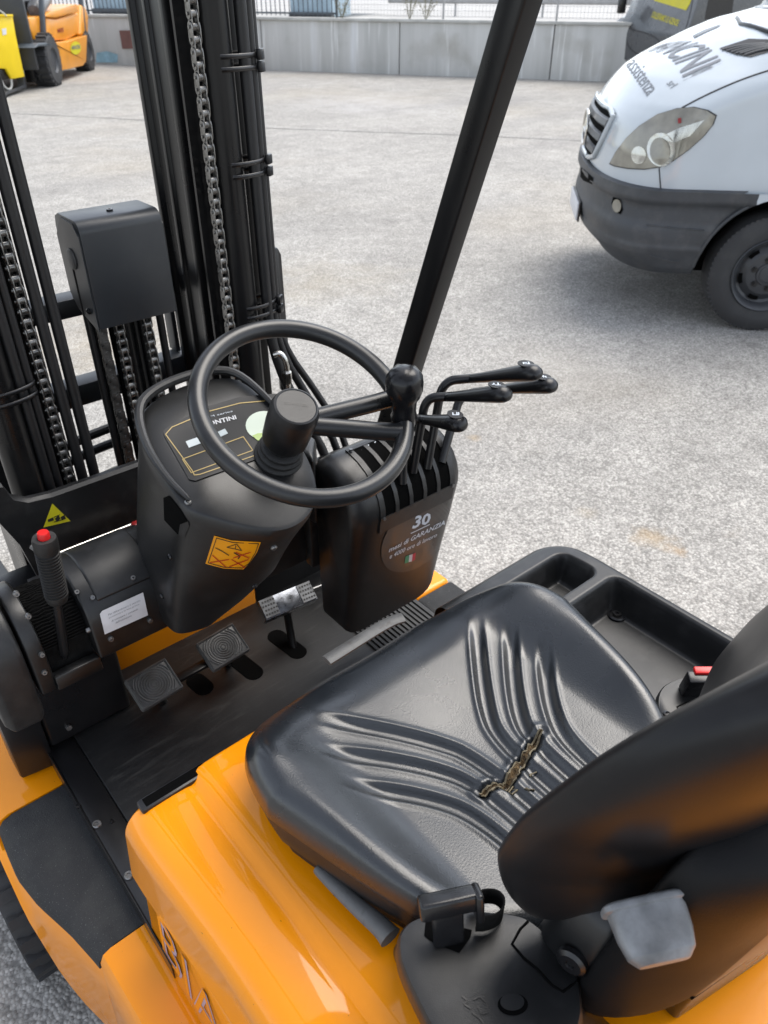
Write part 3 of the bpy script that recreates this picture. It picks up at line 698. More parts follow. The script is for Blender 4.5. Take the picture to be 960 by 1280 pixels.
# torn foam in the gash
rnd = random.Random(3); tp = smooth_path(TEAR, 2); Lr = []; Rr = []; Ml = []
for i, p in enumerate(tp):
    t = (tp[min(i + 1, len(tp) - 1)] - tp[max(i - 1, 0)]).normalized(); e = Vector((-t.y, t.x, 0))
    w = (.0012 + .0042 * math.sin(math.pi * min(1, i / len(tp) * 1.0 + .02)) ** .6) * rnd.uniform(.65, 1.2)
    Lr.append(p + e * w); Rr.append(p - e * w * rnd.uniform(.7, 1.2)); Ml.append(p + e * rnd.uniform(-.002, .002))
def drop(p, lift): return Vector((p.x, p.y, seat_top(p.x, p.y) + lift))
mb = MB(); mb.loft([[drop(p, .0045) for p in Lr], [drop(p.lerp(q, .5), .0055 + rnd.uniform(-.001, .002)) for p, q in zip(Lr, Ml)], [drop(p, .003 + rnd.uniform(-.0015, .002)) for p in Ml], [drop(p.lerp(q, .5), .005 + rnd.uniform(-.001, .002)) for p, q in zip(Rr, Ml)], [drop(p, .0045) for p in Rr]], closed=False)
tear = mb.build('torn_foam', M['foam'], cushion, ang=20, fix=False); tear['label'] = 'brown foam showing in a torn gash'
for side_, sgn in ((Lr, 1), (Rr, -1)):
    mb = MB(); pts = [drop(p, .0045 + rnd.uniform(-.0008, .0012)) for p in side_]
    mb.tube(pts, [rnd.uniform(.0006, .0019) for _ in pts], 5); mb.build('torn_edge', M['foamedge'], cushion)
for c in ((.535, .371), (.553, .357), (.575, .372)):
    mb = MB(); a = [Vector((c[0] + rnd.uniform(-.008, .008), c[1] + rnd.uniform(-.006, .006), 0)) for _ in range(5)]; mb.tube([drop(p, .001) for p in a], .0012, 5); mb.build('torn_edge', M['foamedge'], cushion)
# front adjuster bar and left lever of bare cast metal
p0 = [at_z(*q, .93) for q in ((408, 826), (440, 806), (470, 787), (490, 776), (504, 772))]
mb = MB(); mb.tube([p + Vector((0, 0, .0)) for p in smooth_path(p0, 2)], [.008, .010, .011, .012, .012, .0125, .013, .0135, .014, .0145, .015, .015, .015, .016, .0165, .017, .016][:len(smooth_path(p0, 2))] if len(smooth_path(p0, 2)) <= 17 else .012, 10, flat=.45); mb.build('adjuster_bar', M['alu'], truck)
p1 = [at_z(*q, .905) for q in ((396, 1085), (420, 1108), (452, 1138), (478, 1160), (488, 1172))]
mb = MB(); _l = smooth_path(p1, 2); mb.tube(_l, [.006 + .009 * (i / (len(_l) - 1)) ** .7 for i in range(len(_l))], 12, flat=.8); mb.build('adjuster_lever', M['alu'], truck)

# ---------------- backrest: thick wrapped pad
def backrest():
    rings = []; NH = 48; NS = 80
    for j in range(NH + 1):
        h = j / NH
        z = BZ0 + (BZ1 - BZ0) * h
        yb = interp(h, [(0, .170), (.28, .162), (.45, .140), (.60, .116), (.85, .080), (1, .06)])
        e = max(0.0, 1 - abs(2 * h - 1.0) ** 2.6) ** (1 / 2.6)
        W = .210 * max(.04, (1 - abs((h - .42) / .60) ** 2.4) ** (1 / 2.2) if abs((h - .42) / .60) < 1 else 0.04)
        th = .054 * max(.06, e) ** .8
        wrap = .080 * (W / .210) ** 1.5
        ring = []
        for i in range(NS):
            a = 2 * math.pi * i / NS; c, s = math.cos(a), math.sin(a); n = 2.5
            sc = 1 / ((abs(c)) ** n + (abs(s)) ** n) ** (1 / n); u, v = sc * c, sc * s
            ring.append((SX + W * u, yb + wrap * abs(u) ** 2.0 + th * v * (1 - .10 * abs(u) ** 4), z))
        rings.append(ring)
    return MB().loft(rings)
BZ0, BZ1 = 1.035, 1.485
back_mb = backrest(); back = back_mb.build('backrest', M['vinyl_back'], truck, ang=80)
# hard rear shell of the backrest
rings = []
for j in range(25):
    h = j / 24; z = .905 + .375 * h; e = max(.05, 1 - abs(2 * h - 1) ** 7) ** .4; yb = .112 - .060 * h; w = (.172 - .03 * h) * e; ring = []
    for i in range(56):
        a = 2 * math.pi * i / 56; c, s_ = math.cos(a), math.sin(a); n = 3.0; q = 1 / (abs(c) ** n + abs(s_) ** n) ** (1 / n)
        ring.append((SX + w * q * c, yb + .05 * abs(q * c) ** 2 + .034 * e * q * s_, z))
    rings.append(ring)
MB().loft(rings).build('backrest_shell', M['shell'], truck, ang=60)
# weathered grey recline knob
kp = [(748, 1140), (858, 1112)]
c = Vector((.415, .150, 1.085))
# the knob sits on the rear left corner of the backrest frame
def knob(c, ax, up):
    ax = Vector(ax).normalized(); up = Vector(up); up = (up - ax * up.dot(ax)).normalized(); sd = ax.cross(up); rings = []
    for h, w, d, r in ((0, .034, .018, 0), (.002, .0375, .021, 0), (.0065, .0375, .021, 0), (.0078, .0330, .018, 0), (.028, .0315, .017, 0), (.042, .028, .015, 0), (.049, .021, .009, 0)):
        ring = []
        for k in range(32):
            a = 2 * math.pi * k / 32; cc, s = math.cos(a), math.sin(a); n = 4; q = 1 / ((abs(cc)) ** n + (abs(s)) ** n) ** (1 / n)
            ring.append(Vector(c) + ax * h + sd * (w * q * cc) + up * (d * q * s))
        rings.append(ring)
    return MB().loft(rings)
kc = at_z(803, 1124, 1.20)
knob(kc, -_u + _r * .22 - _f * .85, -_f).build('recline_knob', M['greycap'], truck, bevel=.0008, ang=28)

def px_line0(px, w=1.2):
    sh = []; P = [Vector((*q, 0)) for q in px]
    for a, b in zip(P, P[1:]):
        t = (b - a).normalized(); e = Vector((-t.y, t.x, 0)) * (w / 2); sh.append((([(a + e)[:2], (b + e)[:2], (b - e)[:2], (a - e)[:2]], [(0, 1, 2, 3)]), PX))
    return sh
# ---------------- left belt housing with buckle, right buckle
hp = [(494, 1180), (500, 1160), (520, 1146), (575, 1138), (640, 1142), (668, 1152), (712, 1195), (728, 1225), (732, 1300), (640, 1440), (570, 1350), (500, 1215)]
BASE = [(.300, .345), (.318, .352), (.345, .335), (.372, .300), (.41, .26), (.43, .235), (.44, .19), (.44, .15), (.44, .08), (.33, .01), (.283, .15), (.292, .30)]
rings = []
for z, k, dx in ((.8825, .97, 0), (.975, 1.0, 0), (.990, 1.0, 0), (.999, .985, 0), (1.004, .955, 0), (1.006, .80, 0)):
    pts = [at_z(x, y, 1.0) for x, y in hp]; pts = smooth_path([Vector((p.x, p.y, 0)) for p in pts], 2, closed=True)
    cx = sum(p.x for p in pts) / len(pts); cy = sum(p.y for p in pts) / len(pts)
    if z < .9: pts = smooth_path([Vector((*q, 0)) for q in BASE], 2, closed=True); rings.append([(p.x, p.y, z) for p in pts]); continue
    rings.append([(cx + (p.x - cx) * k, cy + (p.y - cy) * k, z) for p in pts])
mb = MB().loft(rings); bh_bvh = mb.bvh(); bh = mb.build('belt_housing', M['plastic'], truck, ang=45)
decal('belt_slot', [(poly_shape([(532, 1152), (540, 1150), (590, 1163), (588, 1172), (574, 1192), (540, 1178), (530, 1170)], 1), PX)], bh_bvh, M['dark'], bh, .001)
decal('button_rim', [(poly_shape(ellipse_pts(641, 1256, 19, 14), 1), PX)], bh_bvh, M['dark'], bh, .0008)
decal('button', [(poly_shape(ellipse_pts(640, 1254, 15, 11), 1), PX)], bh_bvh, M['plastic'], bh, .003)
line_on_px = lambda px, bvh, lift: [h[0] - d * lift for h, d in ((bvh.ray_cast(EYE, ray(*q).normalized()), ray(*q).normalized()) for q in px) if h[0]]
pts = line_on_px([(660, 1152), (650, 1162), (640, 1180), (655, 1198), (672, 1212), (690, 1232), (704, 1240), (722, 1226)], bh_bvh, .0)
if len(pts) > 2: mb = MB(); mb.tube(pts, .0016, 6); mb.build('lid_gap', M['dark'], bh)
decal('moulded_mark', px_line0([(577, 1245), (584, 1251), (580, 1256), (588, 1261)], 2.0) + px_line0([(592, 1250), (600, 1246), (608, 1254), (610, 1266), (602, 1268), (597, 1258)], 2.0) + px_line0([(590, 1266), (600, 1274), (606, 1282)], 2.0), bh_bvh, M['smooth'], bh, .0012)
# belt tongue and webbing standing in the slot
tq = at_z(560, 1150, 1.035)
mb = MB(); rot = Matrix.Rotation(R(-28), 3, 'Z') @ Matrix.Rotation(R(-18), 3, 'X')
mb.box(tq + Vector((0, 0, -.005)), (.034, .012, .055), rot); mb.box(tq + rot @ Vector((0, -.002, .024)), (.062, .020, .022), rot); mb.box(tq + rot @ Vector((.032, -.004, .018)), (.009, .024, .036), rot)
bt = mb.build('belt_tongue', M['smooth'], truck, bevel=.004, seg=3)
wv = smooth_path([at_z(*q, 1.035) for q in ((588, 1120), (606, 1112), (624, 1114), (633, 1126), (628, 1142), (610, 1150), (596, 1150))], 2)
mb = MB(); mb.loft([[p + Vector((0, 0, .004)) for p in wv], [p + Vector((0, 0, -.024)) for p in wv]], closed=False)
o = mb.build('belt_webbing', M['fabric'], bt); o.modifiers.new('thick', 'SOLIDIFY').thickness = .0018
# right-hand base and buckle with red button
pr = [at_z(*q, .955) for q in ((818, 880), (824, 858), (848, 846), (890, 840), (930, 850), (930, 905), (870, 925), (825, 905))]
pts = smooth_path([Vector((p.x, p.y, 0)) for p in pr], 2, closed=True); cx = sum(p.x for p in pts) / len(pts); cy = sum(p.y for p in pts) / len(pts)
mb = MB().loft([[(cx + (p.x - cx) * k, cy + (p.y - cy) * k, z) for p in pts] for z, k in ((.86, 1.0), (.945, 1.0), (.953, .97), (.956, .92))]); rb_bvh = mb.bvh(); rb = mb.build('buckle_base', M['plastic'], truck, ang=45)
mb = MB(); bq_ = at_z(876, 862, .965); rot = Matrix.Rotation(R(-40), 3, 'Z') @ Matrix.Rotation(R(14), 3, 'X')
mb.box(bq_ + Vector((0, 0, .012)), (.056, .020, .046), rot); bk = mb.build('belt_buckle', M['smooth'], truck, bevel=.003)
mb = MB(); mb.box(bq_ + rot @ Vector((.004, .003, .0) ) + Vector((0, 0, .0365)), (.044, .012, .008), rot); mb.build('release_button', M['red'], bk, bevel=.002)
pts = line_on_px([(905, 877), (880, 876), (858, 878), (846, 884), (848, 887), (862, 888), (880, 886)], rb_bvh, .0)
if len(pts) > 2: mb = MB(); mb.tube(pts, .0012, 6); mb.build('lid_gap', M['dark'], rb)
p = line_on_px([(833, 893)], rb_bvh, 0)[:1]
if p: mb = MB(); mb.lathe([(.005, -.001), (.005, .003), (.002, .004), (.0002, .002)], p[0], (0, 0, 1), 14); mb.build('screw', M['smooth'], rb)
# rear panel behind the seat and its bracket
mb = MB(); foot = [(.500, .128), (.500, .084), (.64, .053), (.80, .040), (.86, .050), (.86, .128)]
mb.loft([[(x, y, .8805) for x, y in foot], [(x - .004, y - .004, .93) for x, y in foot], [(x - .02, y - .030, 1.17) for x, y in foot]]); rp_bvh = mb.bvh(); rp = mb.build('rear_panel', M['smooth'], truck, bevel=.005, seg=3)
for z0 in (.955, 1.03):
    mb = MB(); mb.tube([(.494, .079, z0), (.636, .047, z0 + .01), (.80, .032, z0 + .016)], .0022, 6); mb.build('panel_groove', M['dark'], rp)
mb = MB(); q = rp_bvh.ray_cast(EYE, ray(862, 1212).normalized())[0] or Vector((.55, .07, .93))
mb.tube(smooth_path([q + Vector((-.016, -.004, .018)), q + Vector((.004, -.010, .004)), q + Vector((.010, -.010, -.016)), q + Vector((-.004, -.006, -.020))], 2), .0035, 8); mb.build('wire_clip', M['smooth'], rp)

# ================================================================== dashboard pod
PODM = Matrix.Translation(EYE) @ Matrix.Scale(.945, 4) @ Matrix.Translation(-EYE)      # the pod is a little smaller than first measured, and nearer
def pod_top(x, y): return 1.113 + (y - .9) * .44
top_c = [(.440, 1.185), (.410, 1.13), (.406, 1.010), (.410, .986), (.423, .966), (.490, .902), (.540, .884), (.585, .892), (.622, .918), (.648, .965), (.660, 1.03), (.660, 1.11), (.645, 1.185), (.60, 1.205), (.52, 1.208)]
mid_c = [(.405, 1.24), (.382, 1.17), (.379, 1.055), (.383, 1.032), (.398, 1.012), (.462, .968), (.515, .955), (.548, .965), (.580, .992), (.600, 1.03), (.610, 1.09), (.610, 1.16), (.60, 1.24), (.58, 1.26), (.50, 1.262)]
bot_c = [(.385, 1.28), (.378, 1.19), (.379, 1.090), (.383, 1.068), (.397, 1.056), (.438, 1.045), (.455, 1.050), (.475, 1.062), (.492, 1.08), (.505, 1.105), (.512, 1.14), (.515, 1.19), (.51, 1.28), (.50, 1.30), (.45, 1.302)]
def ring_(c, zf): return [Vector((p.x, p.y, zf(p.x, p.y))) for p in smooth_path([Vector((*q, 0)) for q in c], 2, closed=True)]
def blend(a, b, k): return [(p[0] + (q[0] - p[0]) * k, p[1] + (q[1] - p[1]) * k) for p, q in zip(a, b)]
cxy = (.55, 1.05)
def shrink(c, k): return [(cxy[0] + (x - cxy[0]) * k, cxy[1] + (y - cxy[1]) * k) for x, y in c]
rings = [ring_(bot_c, lambda x, y: .83), ring_(blend(bot_c, mid_c, .5), lambda x, y: .89), ring_(mid_c, lambda x, y: .96)]
for k in (.25, .5, .75, .92): rings.append(ring_(blend(mid_c, top_c, k), lambda x, y, k=k: .96 + (pod_top(x, y) - .012 - .96) * k))
rings += [ring_(shrink(top_c, .995), lambda x, y: pod_top(x, y) - .004), ring_(shrink(top_c, .965), lambda x, y: pod_top(x, y)), ring_(shrink(top_c, .5), lambda x, y: pod_top(x, y)), ring_(shrink(top_c, .1), lambda x, y: pod_top(x, y))]
mb = MB(PODM).loft(rings); pod_bvh = mb.bvh(); pod = mb.build('dashboard_pod', M['plastic'], truck, ang=50)
# raised lip round the back of the instrument panel
lip = [(.420, .985), (.408, 1.04), (.411, 1.11), (.436, 1.178), (.48, 1.203), (.545, 1.211), (.60, 1.207), (.640, 1.187), (.657, 1.12), (.659, 1.05)]
lp_ = smooth_path([Vector((x, y, pod_top(x, y) + .010)) for x, y in lip], 2)
mb = MB(PODM); mb.tube(lp_, [.0010 + .0080 * math.sin(math.pi * i / (len(lp_) - 1)) ** .5 for i in range(len(lp_))], 10); mb.build('panel_lip', M['plastic'], pod)
# instrument overlay, its print and displays (laid on the sloping top)
def on_top(x, y, lift): return (x, y - .44 * lift * .9, pod_top(x, y) + lift * .9)
def top_poly(name, pts, m, lift, parent):
    mb = MB(PODM); mb.prism([on_top(x, y, lift) for x, y in pts], Vector((0, -.4, .91)) * .0012); return mb.build(name, m, parent)
ov_px = [(204, 540), (212, 533), (262, 508), (300, 497), (345, 493), (362, 496), (356, 520), (345, 566), (244, 602), (236, 600), (205, 545)]
opx = [(lambda p: (p.x, p.y))(on_plane(x, y, (0, .9, 1.113), Vector((0, -.44, 1)))) for x, y in ov_px]
ov = top_poly('instrument_panel', opx, M['panel'], .0012, pod)
pl_bvh = MB(PODM).add([(0.2, .8, pod_top(0, .8) + .0030), (.9, .8, pod_top(0, .8) + .0030), (.9, 1.4, pod_top(0, 1.4) + .0030), (.2, 1.4, pod_top(0, 1.4) + .0030)], [(0, 1, 2, 3)]).bvh()
def px_line(px, w=1.2, closed=False):
    sh = []; P = [Vector((*q, 0)) for q in px]
    if closed: P.append(P[0])
    for a, b in zip(P, P[1:]):
        t = (b - a).normalized(); e = Vector((-t.y, t.x, 0)) * (w / 2); a = a - t * w * .4; b = b + t * w * .4
        sh.append((([(a + e)[:2], (b + e)[:2], (b - e)[:2], (a - e)[:2]], [(0, 1, 2, 3)]), PX))
    return sh
decal('panel_print', px_line([(345, 500), (300, 504), (262, 514), (215, 534), (207, 543), (240, 588), (243, 594), (250, 593), (340, 562)]) + px_line([(228, 574), (304, 546), (316, 563), (239, 591)], 1.1, True), pl_bvh, M['inkgold'], pod, .0004)
decal('panel_display', [(poly_shape([(232, 552), (246, 547), (252, 554), (236, 560)]), PX), (poly_shape([(270, 541), (281, 536), (285, 542), (274, 547)]), PX), (poly_shape([(248, 547), (268, 541), (272, 547), (253, 554)]), PX)], pl_bvh, M['display'], pod, .0006)
dl = decal('battery_gauge', [(poly_shape(ellipse_pts(330, 532, 23, 18), 1), PX)], pl_bvh, M['dial'], pod, .0006)
decal('gauge_band', [(poly_shape([(315, 545), (322, 542), (338, 541), (346, 542), (342, 550), (332, 552), (322, 551)]), PX)], pl_bvh, M['dialgreen'], dl, .0010)
decal('panel_lettering', [(text_shape('MONTINI', .03), quad_map(((252, 529), (294, 519), (296, 524), (254, 535))))], pl_bvh, M['white'], pod, .0006)
decal('panel_lettering', [(text_shape('M series', .0), quad_map(((262, 520), (290, 513), (291, 515), (263, 522))))], pl_bvh, M['skyprint'], pod, .0006)
# recessed pocket on the pod's left flank
pk = decal('pocket', [(poly_shape([(205, 622), (212, 619), (226, 636), (237, 655), (230, 672), (222, 667), (206, 650)], 2), PX)], pod_bvh, M['dark'], pod, .0012)
decal('pocket_edge', [(poly_shape([(226, 655), (236, 651), (237, 657), (231, 672), (224, 668)], 1), PX)], pod_bvh, M['plastic2'], pod, .0018)
for q in ((235, 628), (213, 696), (203, 745), (342, 684), (318, 732)):
    h = pod_bvh.ray_cast(EYE, ray(*q).normalized())
    if h[0]:
        n = h[1] if h[1].dot(EYE - h[0]) > 0 else -h[1]
        mb = MB(); mb.lathe([(.0055, -.001), (.0055, .002), (.004, .004), (.0022, .004), (.002, .002), (.0002, .002)], h[0], n, 14); mb.build('screw', M['zinc'] if q[0] in (235, 342) else M['smooth'], pod)
# amber warning sticker with struck-out pictograms
st = decal('warning_sticker', [(poly_shape([(268, 669), (290, 675), (326, 677), (321, 690), (312, 703), (304, 711), (280, 710), (257, 704)], 2), PX)], pod_bvh, M['signorange'], pod, .0012); st['label'] = 'amber warning sticker with red crosses'
decal('sticker_print', px_line([(271, 671.5), (291, 677), (323, 678.5), (319, 690), (311, 703), (303, 709), (280, 708), (260.5, 702.5)], .9, True) + px_line([(284, 683), (296, 679), (302, 687)], .9, True) + px_line([(295, 681), (294, 685)], .9) + px_line([(270, 684), (278, 688), (286, 693)], 1.0) + px_line([(293, 690), (300, 694), (298, 697)], 1.3), pod_bvh, M['ink'], st, .002)
decal('sticker_crosses', px_line([(263, 702), (286, 698), ], 1.0) + px_line([(266, 693), (282, 707)], 1.0) + px_line([(290, 698), (306, 708)], 1.0) + px_line([(287, 707), (310, 698)], 1.0) + px_line([(292, 696), (313, 689)], 1.0) + px_line([(295, 689), (311, 696)], 1.0), pod_bvh, M['inkred'], st, .0026)

# ---------------- steering wheel and column
WC = Vector((.599, .905, 1.298)); TL = R(29); WNm = Vector((0, -math.sin(TL), math.cos(TL))); WX = Vector((1, 0, 0)); WY = WNm.cross(WX)
WR = .165
def wp(a, r, h=0.0): return WC + WX * (r * math.cos(a)) + WY * (r * math.sin(a)) + WNm * h
def wang(px, py): p = on_plane(px, py, WC, WNm) - WC; return math.atan2(p.dot(WY), p.dot(WX)), p.length
mb = MB(); mb.tube([wp(2 * math.pi * k / 96, WR) for k in range(96)], .0148, 16, closed=True, up=WNm); rim_o = mb.build('steering_wheel', M['rim'], truck, ang=80)
ak, rk = wang(497, 522)
HC = on_plane(366, 520, WC + WNm * .0, WNm)                                   # hub on the column axis
COLA = HC
mb = MB(); mb.lathe([(.020, -.085), (.0345, -.062), (.0372, -.056), (.0388, -.02), (.0388, .012), (.0375, .017), (.0368, .0185), (.0358, .022), (.0345, .0245), (.032, .0255), (.0305, .0245), (.002, .0247)], HC, WNm, 48); hub = mb.build('wheel_hub', M['plastic'], truck, ang=30)
V, F = text_shape('STARTER', .01); hx = Vector((math.cos(R(-34)), math.sin(R(-34)), 0)); hy = WNm.cross(hx).normalized(); hx = hy.cross(WNm)
mb = MB(); mb.add([HC + WNm * .0251 + hx * ((u - .5) * .036) + hy * ((v - .5) * .0055 + .004) for u, v in V], F); mb.build('hub_lettering', M['smooth'], hub, fix=False)
for q, r in (((478, 499), WR - .008), ((500, 540), WR - .006)):
    a, _ = wang(*q); e = wp(a, r); s = (e - HC).normalized()
    mb = MB(); side_o = Vector((0, 0, 0)); p = [HC + s * .026 - WNm * .018, HC.lerp(e, .45) - WNm * .012, HC.lerp(e, .8) - WNm * .006, e]
    mb.tube(smooth_path(p, 2), .0148, 14, up=WNm); mb.build('spoke', M['rim'], rim_o)
# spinner knob on its welded collar
kb = wp(ak, WR, .0); kn = Vector((-.06, -.06, 1)).normalized()
mb = MB(); mb.lathe([(.018, -.014), (.0215, .004), (.0195, .014), (.0200, .022), (.0210, .034), (.0262, .042), (.0300, .054), (.0308, .066), (.0290, .078), (.0215, .088), (.011, .0925), (.001, .093)], kb, kn, 22)
mb.V = [tuple(Vector(v) + (Vector(v) - kb).normalized() * (.0016 * math.sin(v[0] * 310 + 1) * math.sin(v[1] * 290) * math.sin(v[2] * 330))) for v in mb.V]
mb.build('spinner_knob', M['gloss'], rim_o, ang=40)
# ribbed gaiter on the column
prof = []
for k in range(6):
    h = -.080 - k * .0125; r = .0345 + .0028 * k; prof += [(r - .0035, h + .0035), (r + .001, h), (r + .001, h - .005), (r - .0035, h - .008)]
mb = MB(); mb.lathe(prof, HC, WNm, 40); mb.build('column_gaiter', M['rubber'], truck, ang=40)
mb = MB(); mb.cyl(HC - WNm * .06, HC - WNm * .21, .02); mb.build('steering_column', M['smooth'], truck)

# ---------------- left housing of the parking brake
def hprof(k=0.0, low=.845):
    pts = [(1.052 - k, low), (1.056 - k, .90)]
    for i in range(11):
        a = math.pi - math.pi * .78 * i / 10; pts.append((1.158 + (.100 + k) * math.cos(a), .915 + (.098 + k) * math.sin(a)))
    return pts + [(1.262, .91), (1.262, low)]
def hloft(x0, x1, k=0.0, low=.845, name='brake_housing', m='plastic', bevel=.005, parent=truck):
    mb = MB(); mb.loft([[(x, y, z) for y, z in hprof(k, low)] for x in (x0, x1)]); return mb, mb.build(name, M[m], parent, bevel=bevel, seg=3, ang=32)
hm, bhsg = hloft(.236, .402, low=.868)
hm_bvh = hm.bvh()
mb = MB(); mb.loft([[(x, y, z) for y, z in hprof(-.006, .845)] for x in (.130, .158)]); mb.build('brake_housing_left', M['plastic'], truck, bevel=.005, seg=3)
rings = [[(x, y + (.02 if f else 0) * 0, z) for y, z in hprof(k, l)] for x, k, l, f in ((.058, -.030, .85, 1), (.062, -.010, .815, 0), (.072, -.002, .80, 0), (.118, .000, .80, 0), (.1255, -.004, .81, 0))]
mb = MB(); mb.loft(rings); mb.build('housing_end_cap', M['plastic2'], truck, bevel=.004, seg=3, ang=35)
# frame under the slot and gaiter inside it
mb = MB(); mb.loft([[(x, y, z) for y, z in hprof(-.030, .845)] for x in (.1585, .2355)]); mb.build('lever_gaiter', M['fabric'], truck)
gt = MB()
for k in range(30):
    a = math.pi - math.pi * .74 * k / 29
    gt.tube([(x, 1.158 + (.074) * math.cos(a), .915 + (.072 + .002 * math.sin(x * 220 + k)) * math.sin(a)) for x in (.160 + .0125 * i for i in range(7))], .0016, 5)
gt.build('gaiter_folds', M['fabric'], truck)
mb = MB(); mb.loft([[(x, y, z) for y, z in ((1.052, .845), (1.056, .873), (1.075, .873), (1.075, .845))] for x in (.157, .2365)]); mb.build('slot_sill', M['plastic'], truck, bevel=.003)
# raised lid with two screws, white note, screws
def hous(px, k=0.0): return hm_bvh.ray_cast(EYE, ray(*px).normalized())
lidp = MB(); lidp.loft([[(x, 1.158 + (.1035) * math.cos(a), .915 + (.1015) * math.sin(a)) for a in (math.pi * (.80 - .50 * i / 14) for i in range(15))] for x in (.262, .372)] , closed=False)
lo = lidp.build('housing_lid', M['plastic2'], truck, ang=60); sol = lo.modifiers.new('thick', 'SOLIDIFY'); sol.thickness = .008; bv = lo.modifiers.new('round', 'BEVEL'); bv.width = .004; bv.segments = 3
note = decal('paper_note', [(poly_shape([(124, 767), (127, 763), (178, 740), (184, 768), (130, 792)], 2), PX)], hm_bvh, M['white'], truck, .0035); note['label'] = 'white printed note'
lines = ('Per abbandonare il veicolo', 'posizionare la leva prima', 'di innestare i comandi', 'dell\'elevatore')
prn = []
for i, (t, a, b) in enumerate(zip(lines, (.14, .14, .18, .26), (.90, .86, .80, .64))):
    y1_ = .80 - i * .155; qm = quad_map(((126, 765), (178, 741), (184, 767), (131, 791)))
    sh = text_shape(t); prn.append(((sh[0], sh[1]), (lambda u, v, a=a, b=b, y=y1_: qm(a + (b - a) * u, y - .085 + .085 * v))))
decal('note_print', prn, hm_bvh, M['inkgrey'], note, .0042)
for q in ((96, 741), (115, 747), (112, 787), (52, 818), (55, 840), (138, 798), (187, 775), (166, 723), (20, 742), (35, 770)):
    h = hous(q)
    p = h[0] if h[0] else at_y(q[0], q[1], 1.062)
    n = (h[1] if h[0] else Vector((0, -1, .3))).normalized()
    if n.dot(EYE - p) < 0: n = -n
    if (p - at_y(q[0], q[1], 1.06)).length > .2: p = at_y(q[0], q[1], 1.062)
    mb = MB(); mb.lathe([(.0048, -.003), (.0048, .003), (.0037, .005), (.0020, .005), (.0018, .0025), (.0002, .0025)], p + n * .001, n, 14); mb.build('screw', M['zinc'], truck)
# parking brake lever: rod, ribbed grip, red button
g0 = at_y(80, 812, 1.075); g1 = at_y(72, 750, 1.07); g2 = at_y(55, 672, 1.06); ax = (g2 - g1).normalized()
mb = MB(); mb.tube([g0 + Vector((0, .03, -.05)), g0, g1 + ax * .02], .008, 10); rod = mb.build('brake_lever', M['smooth'], truck)
Lg = (g2 - g1).length; pr_ = [(.010, -.004), (.016, 0), (.018, .008)]
for k in range(15):
    h = .014 + (Lg - .040) * k / 15; pr_ += [(.0186, h), (.0186, h + (Lg - .04) / 60), (.0164, h + (Lg - .04) / 40), (.0164, h + (Lg - .04) / 19)]
pr_ += [(.0188, Lg - .024), (.0190, Lg - .006), (.0175, Lg), (.0100, Lg), (.0098, Lg - .006), (.0004, Lg - .006)]
mb = MB(); mb.lathe(pr_, g1, ax, 28); mb.build('brake_grip', M['rubber'], rod, ang=60)
mb = MB(); mb.lathe([(.0092, -.006), (.0092, .008), (.0080, .0105), (.0002, .0108)], g1 + ax * Lg, ax, 24); mb.build('release_button', M['red'], rod)
# kick panel below the housing
mb = MB(); mb.span(.128, .300, 1.185, 1.298, .584, .846); mb.build('kick_panel', M['smooth'], truck, bevel=.01, seg=3)
mb = MB(); mb.loft([[(x, y, z) for x, y in ((.060, 1.19), (.1275, 1.18), (.1275, 1.26), (.060, 1.26))] for z in (.542, .80)]); mb.build('kick_panel_end', M['smooth'], truck, bevel=.006)
mb = MB(); mb.lathe([(.006, 0), (.006, .008), (.0035, .008), (.0002, .008)], at_y(85, 908, 1.186) , (0, -1, .2), 6); mb.build('bolt', M['zinc'], truck)

# ---------------- pedals
def pedal(px, name):
    P = [at_z(x, y, z) for (x, y), z in zip(px, (.690, .690, .650, .650))]
    c = sum(P, Vector()) / 4; ex = (P[1] - P[0]).normalized(); ey = (P[0] - P[3]); ey = (ey - ex * ey.dot(ex)).normalized(); n = ex.cross(ey)
    w = ((P[1] - P[0]).length + (P[2] - P[3]).length) / 2; h = ((P[0] - P[3]).length + (P[1] - P[2]).length) / 2
    mb = MB(); rot = Matrix((ex, ey, n)).transposed(); mb.box(c - n * .007, (w, h, .014), rot); o = mb.build(name, M['pedal'], truck, bevel=.006, seg=3)
    rg = MB()
    for k in range(1, 10):
        r = k * .0052; pts = []
        for i in range(48):
            a = 2 * math.pi * i / 48; x, y = r * math.cos(a), r * math.sin(a)
            pts.append(c + ex * x + ey * y + n * .0003)
        seg = [];
        for i in range(49):
            p = pts[i % 48]; d = p - c
            if abs(d.dot(ex)) < w / 2 - .007 and abs(d.dot(ey)) < h / 2 - .007: seg.append(p)
            else:
                if len(seg) > 2: rg.tube(seg, .0017, 5)
                seg = []
        if len(seg) > 2: rg.tube(seg, .0017, 5)
    rg.build('pedal_rings', M['pedal'], o)
    mb = MB(); fr = [c + ex * (sx * (w / 2 - .004)) + ey * (sy * (h / 2 - .004)) + n * .0005 for sx, sy in ((-1, -1), (1, -1), (1, 1), (-1, 1))]
    mb.tube(fr, .003, 6, closed=True); mb.build('pedal_border', M['pedal'], o)
    mb = MB(); mb.tube([c - n * .012, c - n * .03 + Vector((.01, .0, -.03)), Vector((c.x + .02, c.y + .03, .57))], .009, 10); mb.build('pedal_arm', M['mast'], o)
    return c
c1 = pedal(((155, 850), (206, 821), (231, 858), (178, 891)), 'brake_pedal')
c2 = pedal(((244, 804), (291, 777), (312, 811), (268, 842)), 'brake_pedal')
mb = MB(); mb.beam(c1 + Vector((.03, 0, -.02)), c2 + Vector((-.03, 0, -.02)), .022, .008); mb.build('pedal_link', M['mast'], truck, bevel=.002)
